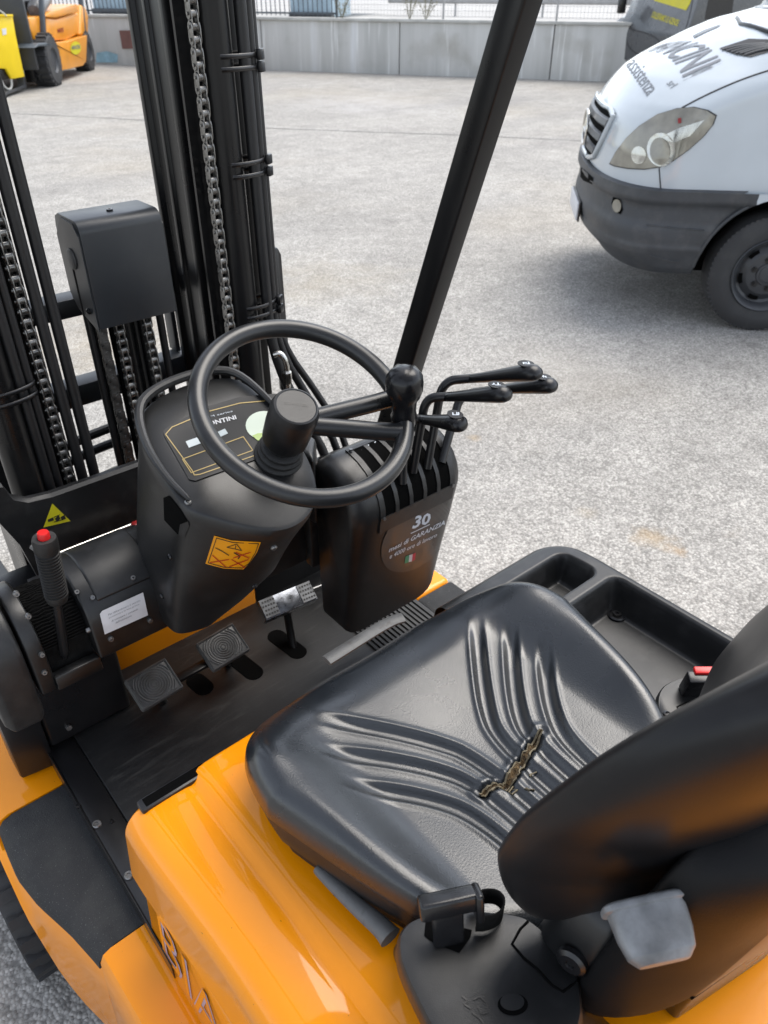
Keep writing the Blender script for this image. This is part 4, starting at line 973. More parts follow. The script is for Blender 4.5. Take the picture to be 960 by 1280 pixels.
# accelerator: folded steel plate with tread strips, arm into the slot
A = [at_z(x, y, z) for (x, y), z in zip(((324, 752), (388, 726), (396, 745), (330, 776)), (.715, .715, .69, .69))]
c = sum(A, Vector()) / 4; ex = (A[1] - A[0]).normalized(); ey = A[0] - A[3]; ey = (ey - ex * ey.dot(ex)).normalized(); n = ex.cross(ey); rot = Matrix((ex, ey, n)).transposed()
w = (A[1] - A[0]).length; h = (A[0] - A[3]).length
mb = MB(); mb.box(c - n * .004, (w, h, .008), rot); mb.box(c - ey * (h / 2) - n * .016, (w, .005, .030), rot); acc = mb.build('accelerator_pedal', M['pedalsteel'], truck, bevel=.002)
for sx in (-1, 1):
    mb = MB(); mb.box(c + ex * (sx * (w / 2 - .018)) + n * .0012, (.034, h * .96, .0024), rot); st_ = mb.build('tread_strip', M['greycap'], acc)
    dk = MB()
    for i in range(5):
        for j in range(4): dk.box(c + ex * (sx * (w / 2 - .018) + (i - 2) * .0065 + (.0025 if j % 2 else 0)) + ey * ((j - 1.5) * h * .22) + n * .0027, (.0038, .0038, .001), rot)
    dk.build('tread_marks', M['ink'], acc)
mb = MB(); mb.tube([c - n * .01, c - ey * .02 - n * .05, Vector((.662, 1.115, .575))], .013, 10, flat=.6); mb.build('pedal_arm', M['mast'], acc)
mb = MB(); mb.cyl(c + ex * (w / 2), c + ex * (w / 2 + .022) , .004, n=10); mb.build('pivot_bolt', M['zinc'], acc)

# ================================================================== lever console
cprof = [(.958, .700), (.942, .80), (.918, .93), (.903, 1.015), (.9035, 1.038), (.910, 1.060), (.924, 1.082), (.944, 1.100), (.968, 1.112), (.995, 1.119), (1.015, 1.119), (1.032, 1.110), (1.040, 1.085), (1.045, .70)]
def cring(x, k=0.0, dz=0.0):
    m_ = (1.0, .95); return [(x, y + (m_[0] - y) * k, z + (m_[1] - z) * k * .6) for y, z in cprof]
rings = [cring(.690, .22), cring(.695, .12), cring(.706, .05), cring(.722, .015), cring(.742, 0), cring(.915, 0), cring(.936, .018), cring(.953, .06), cring(.965, .13), cring(.971, .24)]
# the right flank slopes inward towards the floor
def slope(r): return [(x - (max(0, (1.0 - z)) * .055 if x > .85 else 0) + (max(0, 1.0 - z) * .03 if x < .8 else 0), y, z) for x, y, z in r]
mb = MB().loft([slope(r) for r in rings]); con_bvh = mb.bvh(); con = mb.build('lever_console', M['plastic'], truck, ang=50)
def cpt(x, s, lift):      # point on the console's curved front, s = arc index along cprof
    i = max(0, min(len(cprof) - 2, int(s))); f = s - i; a = Vector((0, *cprof[i])); b = Vector((0, *cprof[i + 1])); t = (b - a).normalized(); nn_ = Vector((0, -t.z, t.y)); p = a.lerp(b, f)
    return Vector((x, p.y, p.z)) + nn_ * lift
ss_ = [3.0 + 6.4 * k / 22 for k in range(23)]
X0, X1 = .748, .938
fr = MB(); fr.loft([[cpt(x, s, l) for x, l in ((X0, .0005), (X0, .0025), (X0 + .012, .0025), (X0 + .012, .0005))] for s in ss_])
gate = fr.build('lever_gate', M['plastic2'], truck, ang=40)
bk_ = MB(); bk_.loft([[cpt(X0 + .006, s, .0012) for s in ss_], [cpt(X1 - .006, s, .0012) for s in ss_]], closed=False); bk_.build('gate_opening', M['dark'], gate)
slot = (X1 - X0 - .012) / 5
for k in range(1, 6):
    x = X0 + k * slot + .001; w_ = .009 if k < 5 else .012
    mb = MB(); mb.loft([[cpt(a, s, l) for a, l in ((x, .0005), (x, .0032), (x + w_, .0032), (x + w_, .0005))] for s in ss_]); mb.build('gate_rib', M['plastic2'], gate, ang=40)
for s0_, s1_ in ((2.62, 3.22), (9.1, 9.5)):
    mb = MB(); mb.loft([[cpt(x, s, l) for s, l in ((s0_, .0005), (s0_, .0036), (s1_, .0036), (s1_, .0005))] for x in (X0, X1 + .001)]); mb.build('gate_bar', M['plastic2'], gate, ang=40)
for x, s in ((X0 + .006, 3.2), (X1 - .006, 3.2), (X0 + .006, 9.0)):
    mb = MB(); mb.lathe([(.0035, 0), (.0035, .003), (.0002, .003)], cpt(x, s, .005), cpt(x, s, 1) - cpt(x, s, 0), 10); mb.build('screw', M['zinc'], gate)
# symbols plate on the console's top
decal('symbol_print', [(poly_shape([(452, 559), (461, 556), (462, 561), (452, 563)]), PX), (poly_shape([(468, 553), (470, 552), (471, 558), (469, 559)]), PX), (poly_shape([(475, 551), (480, 549), (483, 554), (477, 556)]), PX)], con_bvh, M['skyprint'], con, .0012)
# round warranty sticker
stick = decal('round_sticker', [(poly_shape(ellipse_pts(521, 669, 1, 1, 40) and [(520 + 54 * math.cos(a) * .69 + 33 * math.sin(a) * .72, 670 - 54 * math.cos(a) * .72 + 33 * math.sin(a) * .69) for a in (2 * math.pi * k / 40 for k in range(40))], 2), PX)], con_bvh, M['stickerdark'], con, .0012); stick['label'] = 'round dark grey warranty sticker'
decal('sticker_print', [(text_shape('30', .03, .2), quad_map(((516, 645), (537, 640), (538, 653), (514, 661)))), (text_shape('mesi di GARANZIA', .015, .15), quad_map(((486, 684), (556, 649), (555, 655), (485, 690)))), (text_shape('e 4000 ore di lavoro', .005, .15), quad_map(((487, 692), (546, 665), (545, 670), (486, 698))))] + px_line([(513, 666), (536, 655)], 1.0), con_bvh, M['skyprint'], stick, .002)
decal('flag_band', [(poly_shape([(506, 695), (511, 693), (510, 702), (505, 704)]), PX)], con_bvh, M['flaggreen'], stick, .002)
decal('flag_band', [(poly_shape([(511, 693), (515, 692), (514, 701), (510, 702)]), PX)], con_bvh, M['white'], stick, .002)
decal('flag_band', [(poly_shape([(515, 692), (519, 690), (518, 699), (514, 701)]), PX)], con_bvh, M['flagred'], stick, .002)
# ---------------- hydraulic levers
def lever(base, bend, start, tip, m_icon):
    b = Vector(base); d = Vector(bend); s = Vector(start); t = Vector(tip)
    mb = MB(); mb.tube(smooth_path([b, b.lerp(d, .62), d, s], 3), .0085, 12); o = mb.build('hydraulic_lever', M['smooth'], truck, ang=60)
    ax = (t - s); L = ax.length; ax.normalize(); n = 26; up = Vector((0, 0, 1)); up = (up - ax * up.dot(ax)).normalized(); sd = ax.cross(up)
    rings = []
    for h, r, lift in ((-.02, .0082, 0), (-.012, .0100, 0), (L * .15, .0112, 0), (L * .35, .0130, .0005), (L * .55, .0153, .001), (L * .74, .0176, .0015), (L * .87, .0186, .0015), (L * .95, .0170, .0005), (L, .0125, -.001), (L * 1.02, .005, -.003)):
        rings.append([s + ax * h + up * lift + (up * math.cos(2 * math.pi * k / n) * .82 + sd * math.sin(2 * math.pi * k / n)) * r for k in range(n)])
    mb = MB(); mb.loft(rings); kn_ = mb.build('lever_knob', M['gloss'], o, ang=80)
    cc = s + ax * (L * .86) + up * .0155; nrm = (up * .93 + ax * .36).normalized(); e1 = (ax - nrm * ax.dot(nrm)).normalized(); e2 = nrm.cross(e1)
    mb = MB(); mb.prism([cc + nrm * .0012 + e1 * (.0150 * math.cos(a)) + e2 * (.0130 * math.sin(a)) for a in (2 * math.pi * k / 24 for k in range(24))], nrm * .0012); mb.build('knob_badge', M['panel'], o)
    mb = MB(); cc2 = cc + nrm * .0026
    e1r, e2r = (_r - nrm * _r.dot(nrm)).normalized(), None; e2r = nrm.cross(e1r)
    for a, c_, w_, h_ in m_icon: mb.box(cc2 + e1r * a * .001 + e2r * c_ * .001, (w_ * .001, h_ * .001, .0004), Matrix((e1r, e2r, nrm)).transposed())
    mb.build('knob_symbol', M['skyprint'], o)
icons = ([(-4, 0, 2, 9), (1, -3, 10, 2), (3, 2, 2, 8), (6, 2, 2, 8)], [(-5, 0, 5, 2), (2, -3, 9, 2), (3, 2, 2, 8), (-4, 3, 2, 4)], [(-4, 0, 2, 8), (2, -3, 9, 2), (5, 2, 2, 8), (0, 3, 5, 2)], [(0, 0, 9, 2), (0, 0, 2, 9), (-4, 3, 2, 4), (4, -3, 2, 4)])
def lv(base_px, bend_px, start_px, tip_px, yb, yd, ys, yt, ic): lever(con_bvh.ray_cast(EYE, ray(*base_px).normalized())[0], at_y(*bend_px, yd), at_y(*start_px, ys), at_y(*tip_px, yt), icons[ic])
lv((503, 604), (505, 523), (528, 524), (578, 531), .985, .93, .905, .80, 0)
lv((516, 590), (532, 497), (560, 496), (634, 493), .99, .92, .89, .75, 1)
lv((534, 585), (553, 476), (590, 473), (672, 466), 1.0, .93, .895, .74, 2)
lv((552, 578), (576, 492), (620, 487), (692, 482), 1.0, .95, .89, .76, 3)
# dark mesh plate and bracing between pod and console
mb = MB(); mb.span(.688, .735, 1.05, 1.075, .84, 1.06); mb.span(.60, .735, 1.08, 1.10, .84, .99); mb.build('lower_cover', M['plastic2'], truck, bevel=.004)
mb = MB(); mb.loft([[(x, y, z) for x, y in ((.672, 1.00), (.722, 1.06), (.722, 1.12), (.672, 1.10))] for z in (.98, 1.135)]); mb.build('pod_wing', M['plastic2'], truck, bevel=.01, seg=3)
for k in range(3):
    mb = MB(); mb.tube([(.700 + .016 * k, 1.015 + .01 * k, 1.10), (.709 + .016 * k, 1.0 + .01 * k, 1.06), (.709 + .016 * k, .99 + .01 * k, 1.0)], .007, 8); mb.build('gaiter_fold', M['rubber'], truck)
# recliner bracket between the backrest and the belt housing
rings = []
for z, dx, dy, k in ((.885, .0, .02, 1.0), (.97, .0, .012, 1.0), (1.04, .002, .0, .95), (1.085, .006, -.008, .8), (1.10, .008, -.012, .5)):
    ring = []
    for i in range(28):
        a = 2 * math.pi * i / 28; c, s_ = math.cos(a), math.sin(a); q = 1 / (abs(c) ** 3 + abs(s_) ** 3) ** (1 / 3)
        ring.append((.432 + dx + .040 * k * q * c, .178 + dy + .040 * k * q * s_, z))
    rings.append(ring)
MB().loft(rings).build('recliner_bracket', M['plastic'], truck, ang=50)
mb = MB(); mb.lathe([(.016, 0), (.016, .006), (.012, .009), (.005, .009), (.004, .006), (.0003, .006)], (.394, .170, 1.03), (-1, -.25, .1), 20); mb.build('pivot_bolt', M['smooth'], truck)

# ================================================================== overhead guard
def leg_line(sx):
    return [Vector((sx, 1.335, .56)), Vector((sx, 1.106, 1.212)), Vector((sx, .774, 2.16))]
for sx, nm in ((1.005, 'guard_leg'), (.105, 'guard_leg')):
    p = leg_line(sx)
    mb = MB(); mb.beam(p[0], p[2], .044, .050, up=(0, 1, .35)); mb.build(nm, M['mast'], truck, bevel=.006, seg=3)
    mb = MB(); mb.beam((sx, -.62, .60), (sx, -.42, 2.16), .05, .06, up=(0, 1, 0)); mb.build('guard_leg', M['mast'], truck, bevel=.006, seg=3)
    mb = MB(); mb.beam((sx, .80, 2.185), (sx, -.46, 2.185), .05, .05); mb.build('guard_rail', M['mast'], truck, bevel=.006)
mb = MB(); mb.span(.08, 1.03, .70, .815, 2.165, 2.21); mb.build('guard_header', M['mast'], truck, bevel=.006)
for k in range(8):
    y = .60 - k * .15
    mb = MB(); mb.beam((.13, y, 2.188), (.98, y, 2.188), .04, .05); mb.build('guard_bar', M['mast'], truck)

# ================================================================== mast
def pz(x, y, z0, z1, r, n=14): return MB().cyl((x, y, z0), (x, y, z1), r, n=n)
ZB, ZT = .30, 2.42
# outer rails: C channels; inner rails nested
for sg, nm in ((-1, 'outer_rail'), (1, 'outer_rail')):
    X = lambda d: CX + sg * d
    prof = [(.318, 1.455), (.318, 1.615), (.240, 1.615), (.240, 1.597), (.300, 1.597), (.300, 1.473), (.240, 1.473), (.240, 1.455)]
    mb = MB(); mb.prism([(X(d), y, ZB) for d, y in prof], (0, 0, ZT - ZB)); mb.build(nm, M['mast'], truck, bevel=.004)
    prof = [(.232, 1.462), (.232, 1.480), (.198, 1.484), (.198, 1.588), (.232, 1.592), (.232, 1.610), (.172, 1.610), (.172, 1.594), (.184, 1.588), (.184, 1.556), (.176, 1.552), (.176, 1.538), (.184, 1.534), (.184, 1.484), (.172, 1.478), (.172, 1.462)]
    mb = MB(); mb.prism([(X(d), y, ZB + .05) for d, y in prof], (0, 0, ZT - ZB)); mb.build('inner_rail', M['mast'], truck, bevel=.003)
# lift cylinders behind the rails
pz(.276, 1.405, .35, ZT, .031, 24).build('lift_cylinder', M['mast'], truck)
pz(.796, 1.425, .35, ZT, .034, 24).build('lift_cylinder', M['mast'], truck)
# hoses strapped to the cylinders
hs_ = []
for x, y, r in ((.313, 1.392, .0095), (.331, 1.400, .0085), (.846, 1.402, .0115), (.866, 1.412, .0095), (.882, 1.425, .0085)):
    if x < .5: o = pz(x, y, .6, ZT, r, 12).build('hydraulic_hose', M['hose'], truck)
    else:
        mb = MB(); k = (x - .846) * 1.2
        mb.tube(smooth_path([(x, y, ZT), (x, y, 1.30), (x, y - .005, 1.17), (x + .04 + k, y - .03, 1.02), (x + .10 + k, y - .08, .86), (x + .06, y - .12, .7)], 2), r, 12); o = mb.build('hydraulic_hose', M['hose'], truck)
def strap(pts, z, w=.008):
    mb = MB(); rings = []
    mb.loft([[(x, y, z - w / 2) for x, y in pts], [(x, y, z + w / 2) for x, y in pts]], closed=True, cap=False); o = mb.build('cable_tie', M['smooth'], truck); s = o.modifiers.new('thick', 'SOLIDIFY'); s.thickness = .0016; return o
lpts = [(p.x, p.y) for p in smooth_path([Vector(q) for q in ((.244, 1.402, 0), (.256, 1.374, 0), (.285, 1.370, 0), (.322, 1.379, 0), (.343, 1.395, 0), (.338, 1.412, 0), (.30, 1.438, 0), (.26, 1.434, 0))], 2, True)]
for z in (1.225, 1.245, .985, 1.015): strap(lpts, z)
rpts = [(p.x, p.y) for p in smooth_path([Vector(q) for q in ((.765, 1.42, 0), (.79, 1.386, 0), (.845, 1.386, 0), (.892, 1.414, 0), (.892, 1.436, 0), (.82, 1.462, 0), (.77, 1.45, 0))], 2, True)]
for z in (1.255, 1.275, 1.535, 1.557, 1.715, 1.735):
    strap(rpts, z)
    mb = MB(); mb.box((.880, 1.402, z), (.018, .010, .018), Matrix.Rotation(R(35), 3, 'Z')); mb.build('tie_head', M['smooth'], truck, bevel=.002)
# free rods beside the left chain
for x, y in ((.382, 1.41), (.408, 1.415)): pz(x, y, .55, ZT, .0105, 14).build('guide_rod', M['hose'], truck)
# ---- leaf chains: each double link is a piece of its own
def chain_link_mesh():
    mb = MB(); P = .01905
    def plate(x, z0, z1, w, t):
        pts = []
        for s, a0 in ((1, 0), (-1, math.pi)):
            for k in range(5):
                a = a0 + math.pi * k / 4; pts.append((x, (w / 2) * math.cos(a), (z1 if s == 1 else z0) + (w / 2) * math.sin(a)))
        mb.prism(pts, (t, 0, 0))
    for x in (-.0115, .0091): plate(x, 0, P, .0175, .0024)
    for x in (-.0086, .0062): plate(x, P, 2 * P, .0165, .0024)
    for k in range(2): mb.cyl((-.0062, 0, k * P), (.0062, 0, k * P), .0068, n=10); mb.cyl((-.0145, 0, k * P), (.0145, 0, k * P), .0028, n=8)
    me_o = mb.build('chain_link', M['steel'], None, ang=40); return me_o
link0 = chain_link_mesh(); COL.objects.unlink(link0)
def chain(x, y, z0, z1, rot=0):
    mb = MB(); mb.cyl((x, y + .011, z0), (x, y + .011, z1), .0025, n=8); c = mb.build('lift_chain', M['steel'], truck)
    n = int((z1 - z0) / .0381)
    for i in range(n):
        o = link0.copy(); COL.objects.link(o); o.parent = c; o.location = (x, y, z0 + i * .0381); o.rotation_euler.z = rot; o.scale = (.76, .85, 1)
    return c
chain(.356, 1.405, .78, 2.0); chain(.753, 1.405, 1.0, 2.05)
# dark backing strip behind each outer chain
for x in (.352, .757): mb = MB(); mb.span(x - .024, x + .024, 1.436, 1.444, .5, ZT); mb.build('chain_backing', M['mast'], truck)
# ---- centre: free-lift cylinder, rods, two chains, sheet cover box
pz(.548, 1.475, .45, 1.40, .026, 24).build('centre_cylinder', M['mast'], truck)
pz(.600, 1.490, .45, 1.40, .017, 18).build('centre_rod', M['mast'], truck)
for x, y, r in ((.484, 1.47, .008), (.632, 1.475, .008), (.508, 1.50, .014), (.572, 1.48, .012)): pz(x, y, .45, 1.42, r, 12).build('guide_rod', M['hose'], truck)
chain(.530, 1.44, .82, 1.36); chain(.588, 1.44, .86, 1.36)
mb = MB(); mb.span(.4995, .503, 1.455, 1.463, .8, 1.36); c3 = mb.build('lift_chain', M['steel'], truck)
for i in range(14):
    o = link0.copy(); COL.objects.link(o); o.parent = c3; o.location = (.503, 1.462, .82 + i * .0381); o.rotation_euler.z = R(80)
# cover box: folded sheet with rounded top front edge and open corner notch
bx0, bx1, by0, by1, bz0, bz1 = .478, .640, 1.402, 1.520, 1.305, 1.500
rings = []
for x in (bx0 + .0025, bx1 - .0025):
    pts = [(x, by0, bz0)]
    for k in range(7): a = math.pi / 2 * k / 6; pts.append((x, by0 + .022 * (1 - math.cos(a)), bz1 - .022 * (1 - math.sin(a))))
    pts += [(x, by1 - .025, bz1), (x, by1 - .007, bz1 - .007), (x, by1, bz1 - .025), (x, by1, bz0 + .03)]
    rings.append(pts)
mb = MB(); mb.loft(rings); cov = mb.build('chain_cover', M['mastgrey'], truck, bevel=.002)
for x in (bx0, bx1 - .0022):
    mb = MB(); mb.prism([(x, y, z) for y, z in ((by0 + .003, bz0 - .004), (by0 + .003, bz1 - .026), (by0 + .026, bz1 - .006), (by1 - .04, bz1 - .004), (by1 - .004, bz1 - .04), (by1 - .004, bz0 + .045), (by1 - .03, bz0 + .018))], (.0022, 0, 0)); mb.build('cover_cheek', M['mastgrey'], cov)
mb = MB(); mb.lathe([(.019, 0), (.019, .002), (.016, .0035), (.0003, .0032)], (bx0 - .0005, 1.462, 1.425), (-1, 0, 0), 28); mb.build('cover_disc', M['alu'], cov)
mb = MB(); mb.lathe([(.006, 0), (.006, .004), (.003, .006), (.0003, .006)], (bx0 - .0005, 1.430, 1.335), (-1, 0, 0), 16); mb.build('screw', M['smooth'], cov)
mb = MB(); mb.lathe([(.006, 0), (.006, .003), (.0025, .0035), (.0003, .001)], (.560, 1.448, bz1), (0, 0, 1), 16); mb.build('screw', M['smooth'], cov)
# ---- fork carriage window frame in front
for z0, z1, yy in ((1.268, 1.308, 1.60), (1.072, 1.122, 1.60)):
    mb = MB(); mb.span(.400, .770, yy - .002, yy + .055, z0, z1); mb.build('carriage_bar', M['mastgrey'], truck, bevel=.006)
mb = MB(); mb.span(.722, .734, 1.622, 1.66, 1.123, 1.267); mb.build('carriage_post', M['mastgrey'], truck, bevel=.003)
mb = MB(); mb.span(.440, .452, 1.622, 1.66, 1.123, 1.267); mb.build('carriage_post', M['mastgrey'], truck, bevel=.003)
for z in (.97, .93): mb = MB(); mb.tube(smooth_path([(.40, 1.63, z), (.50, 1.64, z + .01), (.62, 1.63, z + .015), (.72, 1.62, z)], 2), .011, 10); mb.build('hydraulic_hose', M['hose'], truck)
mb = MB(); mb.lathe([(.03, -.04), (.034, -.03), (.034, .03), (.03, .04)], (.495, 1.60, .86), (1, 0, .1), 20); mb.build('hose_drum', M['smooth'], truck)
for x, y, z in ((.535, 1.60, .875), (.545, 1.58, .84), (.60, 1.52, .93)): mb = MB(); mb.lathe([(.010, -.02), (.013, -.018), (.013, -.002), (.008, 0), (.008, .03)], (x, y, z), (.3, -.2, .9), 6); mb.build('hose_fitting', M['zinc'], truck)
for z in (.42, 1.95): mb = MB(); mb.span(.24, .87, 1.617, 1.66, z, z + .08); mb.build('mast_crossmember', M['mast'], truck, bevel=.005)
for x in (.30, .81):
    mb = MB(); mb.prism([(x - .05, y, z) for y, z in ((1.68, .06), (1.68, .62), (1.72, .62), (1.72, .10), (2.75, .075), (2.80, .06))], (.10, 0, 0)); mb.build('fork', M['mast'], truck, bevel=.004)
for z in (.10, .52): mb = MB(); mb.span(.22, .89, 1.662, 1.68, z, z + .09); mb.build('carriage_bar', M['mast'], truck, bevel=.004)
# bracket and pipe end on the right mast foot
mb = MB(); mb.prism([(x, 1.50, z) for x, z in ((.930, 1.00), (.952, 1.0), (.959, 1.02), (.957, 1.335), (.949, 1.352), (.930, 1.355))], (0, .02, 0)); mb.build('mast_guard_plate', M['smooth'], truck, bevel=.006)
mb = MB(); q = at_y(354, 470, 1.34); mb.tube(smooth_path([q + Vector((-.006, .02, .045)), q + Vector((.004, .01, .05)), q + Vector((.012, 0, .03)), q + Vector((.010, 0, -.03))], 2), .0065, 12); mb.lathe([(.010, -.02), (.011, -.004), (.011, .006), (.007, .010)], q + Vector((.010, 0, .0)), (0, 0, 1), 6); mb.build('pipe_elbow', M['chrome'], truck)

# ================================================================== front cowl below the mast, triangle sign, rods
def cowl_ring(y, k):
    pts = [(.52, .905), (.52, 1.046 - k), (.30, 1.046 - k), (.255, 1.052 - k), (.232, 1.068 - k), (.222, 1.10 - k), (.195, 1.11 - k), (.196, 1.03), (.218, .965), (.236, .84), (.262, .72), (.285, .72), (.262, .86), (.256, .905)]
    return [(x, y, z) for x, z in pts]
mb = MB().loft([cowl_ring(1.335, .006), cowl_ring(1.341, 0), cowl_ring(1.352, 0), cowl_ring(1.358, .006)]); cw_bvh = mb.bvh(); cowl = mb.build('front_cowl', M['plastic2'], truck, ang=40)
tri = [(65, 629), (88, 651), (54, 659)]
tr_ = decal('triangle_sign', [(poly_shape(tri), PX)], cw_bvh, M['signyellow'], cowl, .0012); tr_['label'] = 'yellow triangular crush warning sign'
decal('sign_print', [(poly_shape(p), PX) for p in ([(59, 649), (66, 646), (67, 650), (60, 652)], [(68, 648), (73, 643), (75, 648), (71, 652)], [(75, 646), (80, 643), (82, 648), (77, 650)])] + px_line([(67, 652), (78, 649)], 1.0) + px_line([(67, 646), (74, 643)], 1.0), cw_bvh, M['ink'], cowl, .002)
a = at_y(74, 692, 1.30); b = at_y(168, 655, 1.30); mb = MB(); mb.cyl(a, b, .0055, n=14); mb.build('linkage_rod', M['chrome'], truck)
a = at_y(40, 683, 1.31); b = at_y(56, 694, 1.28); c_ = at_y(60, 726, 1.28); mb = MB(); mb.tube(smooth_path([a, b, c_], 2), .006, 8); mb.build('linkage_wire', M['alu'], truck)
r0 = at_y(171, 660, 1.27); mb = MB(); mb.box(r0, (.018, .02, .028)); mb.build('red_tab', M['darkred'], truck, bevel=.006, seg=3)
mb = MB(); mb.span(.20, .56, 1.262, 1.272, .84, .93); mb.build('cowl_rear_panel', M['smooth'], truck)
mb = MB(); mb.span(-.02, .25, 1.38, 1.44, .83, .845); mb.span(-.02, .25, 1.30, 1.31, .80, .83); mb.build('frame_bar', M['mast'], truck, bevel=.003)

# ================================================================== WHITE VAN
VH = Vector((-.682, .7314, 0)).normalized(); VL = Vector((VH.y * -1, VH.x, 0)); VL = Vector((-.7314, -.682, 0)).normalized()
VW = Vector((4.800, 2.065, 0))                      # near front wheel, ground contact (outer face)
def VP(s, t, z): return VW + VH * (1.0 - s) + VL * (t - .97) + Vector((0, 0, z))
S0 = [(.30, .10), (.38, .03), (.46, -.06), (.58, -.09), (.72, -.085), (.82, -.075), (1.0, -.07), (1.12, -.05), (1.18, -.03), (1.23, .0), (1.30, .045), (1.37, .10), (1.43, .185), (1.50, .315), (1.57, .46), (1.63, .62), (1.67, .82), (1.70, .96), (1.95, 1.16), (2.2, 1.38), (2.4, 1.6), (2.54, 1.85), (2.6, 2.3)]
DD = [(.30, .36), (.5, .44), (.8, .46), (1.0, .46), (1.15, .46), (1.25, .49), (1.31, .60), (1.38, .75), (1.44, .88), (1.52, .95), (1.6, .92), (1.66, .6), (1.72, .36), (2.2, .3), (2.6, .3)]
TT = [(.30, .88), (.38, .94), (.5, .97), (.9, .97), (1.15, .96), (1.4, .945), (1.6, .925), (1.9, .90), (2.3, .84), (2.5, .72), (2.6, .5)]
NN = [(.22, 2.5), (.8, 2.5), (1.1, 2.35), (1.4, 2.3), (1.66, 2.4), (1.75, 3.0), (2.6, 3.0)]
def van_ring(z, push=0.0):
    s0, D, T, n = interp(z, S0) - push, interp(z, DD), interp(z, TT) + push, interp(z, NN)
    half = []
    for k in range(33):
        a = k / 32 * math.pi / 2
        half.append((s0 + D * (1 - math.cos(a) ** (2 / n)), T * math.sin(a) ** (2 / n)))
    half += [(s, T) for s in (1.0, 1.6, 2.4, 3.4, 4.6) if s > s0 + D + .05]
    while len(half) < 38: half.append((4.6 + .001 * len(half), T))
    half.append((5.2, T * .97))
    return half
def van_surface(z0, z1, nz, push=0.0, smax=9.0, smin_front=True):
    rings = []
    for i in range(nz + 1):
        z = z0 + (z1 - z0) * i / nz; h = van_ring(z, push)
        h = [(min(s, smax), t) for s, t in h]
        rings.append([VP(s, -t, z) for s, t in reversed(h[1:])] + [VP(s, t, z) for s, t in h])
    return rings
van = thing('white_van', 'white delivery van with grey bumper parked at the right', 'van', VP(2.5, 0, 0))
ARCH_C, ARCH_R = (1.0, .36), .455
def cut_arch(mb):            # open the wheel arches: drop faces inside the circle on both sides
    F = []
    for f in mb.F:
        c = sum((Vector(mb.V[i]) for i in f), Vector()) / len(f)
        rel = c - VP(0, 0, 0); s = -rel.dot(VH); t = rel.dot(VL)
        if abs(t) > .70 and any(math.hypot(s - a, c.z - .36) < ARCH_R for a in (1.0, 4.4)): continue
        F.append(f)
    dropped = set(i for f in mb.F for i in f) and set(i for f in set(mb.F) - set(F) for i in f); kept = set(i for f in F for i in f)
    for i in dropped & kept:                      # snap the cut edge onto the arch circle
        v = Vector(mb.V[i]); rel = v - VP(0, 0, 0); s = -rel.dot(VH)
        for a in (1.0, 4.4):
            d = math.hypot(s - a, v.z - .36)
            if d < ARCH_R + .1 and abs(rel.dot(VL)) > .6:
                k = ARCH_R / max(d, 1e-4); v = v - VH * ((s - a) * (k - 1)) + Vector((0, 0, (v.z - .36) * (k - 1))); mb.V[i] = tuple(v)
    mb.F = F
body = MB()
def dense_rings(z0, z1, nz, push=0, extra=True):
    rings = []
    for i in range(nz + 1):
        z = z0 + (z1 - z0) * i / max(nz, 1)
        pu = push(z) if callable(push) else push
        s0, D, T, n = interp(z, S0) - pu, interp(z, DD), interp(z, TT) + pu, interp(z, NN)
        half = []
        for k in range(41):
            a = k / 40 * math.pi / 2
            half.append((s0 + D * (1 - max(0, math.cos(a)) ** (2 / n)), T * math.sin(a) ** (2 / n)))
        e = s0 + D
        for k in range(1, 121): half.append((e + (5.3 - e) * k / 120, T))
        half.append((5.33, T * .9)); 
        rings.append([VP(s, -t, z) for s, t in reversed(half[1:])] + [VP(s, t, z) for s, t in half])
    return rings
body.loft(dense_rings(.81, 2.6, 95), closed=False)
top = dense_rings(2.6, 2.6, 0)[0]; o_ = len(body.V)
nn = len(top); 
body.F += [tuple((95 * nn + i) for i in (k, k + 1, nn - 2 - k, nn - 1 - k)) for k in range(nn // 2 - 1)]
body_bvh = body.bvh()
cut_arch(body)
body_o = body.build('body', M['vanwhite'], van, ang=50)
bm_ = MB(); bm_.loft(dense_rings(.34, .830, 40, lambda z: .012 + .020 * sstep(.745, .775, z) - .010 * sstep(.60, .66, z) * sstep(.76, .72, z) + .006 * sstep(.52, .50, z)), closed=False); bump_full = bm_.bvh(); 
front = MB(); front.V = bm_.V
front.F = list(bm_.F); cut_arch(front)
def s_of(p): return -(Vector(p) - VP(0, 0, 0)).dot(VH)
def is_bumper(f):
    c = sum((Vector(front.V[i]) for i in f), Vector()) / len(f); s = s_of(c); return s < .80
ff = [f for f in front.F if is_bumper(f)]; ss = [f for f in front.F if not is_bumper(f)]
hi = [f for f in ss if min(front.V[i][2] for i in f) > .50]; ss = [f for f in ss if min(front.V[i][2] for i in f) <= .50]
front.F = ff; 
lid = dense_rings(.830, .830, 0, .032)[0]; lid2 = dense_rings(.845, .845, 0, -.02)[0]
front.loft([[p for p in lid if s_of(p) < .75], [p for p in lid2][[i for i, p in enumerate(lid) if s_of(p) < .75][0]:][:len([p for p in lid if s_of(p) < .75])]], closed=False)
bo = front.build('bumper', M['bumper'], van, ang=50)
sill = MB(); sill.V = front.V[:len(bm_.V)]; sill.F = ss; sill.build('sill', M['bumper'], van, ang=50)
lowb = MB(); lowb.V = front.V[:len(bm_.V)]; lowb.F = hi; lowb.build('lower_side', M['vanwhite'], van, ang=50)
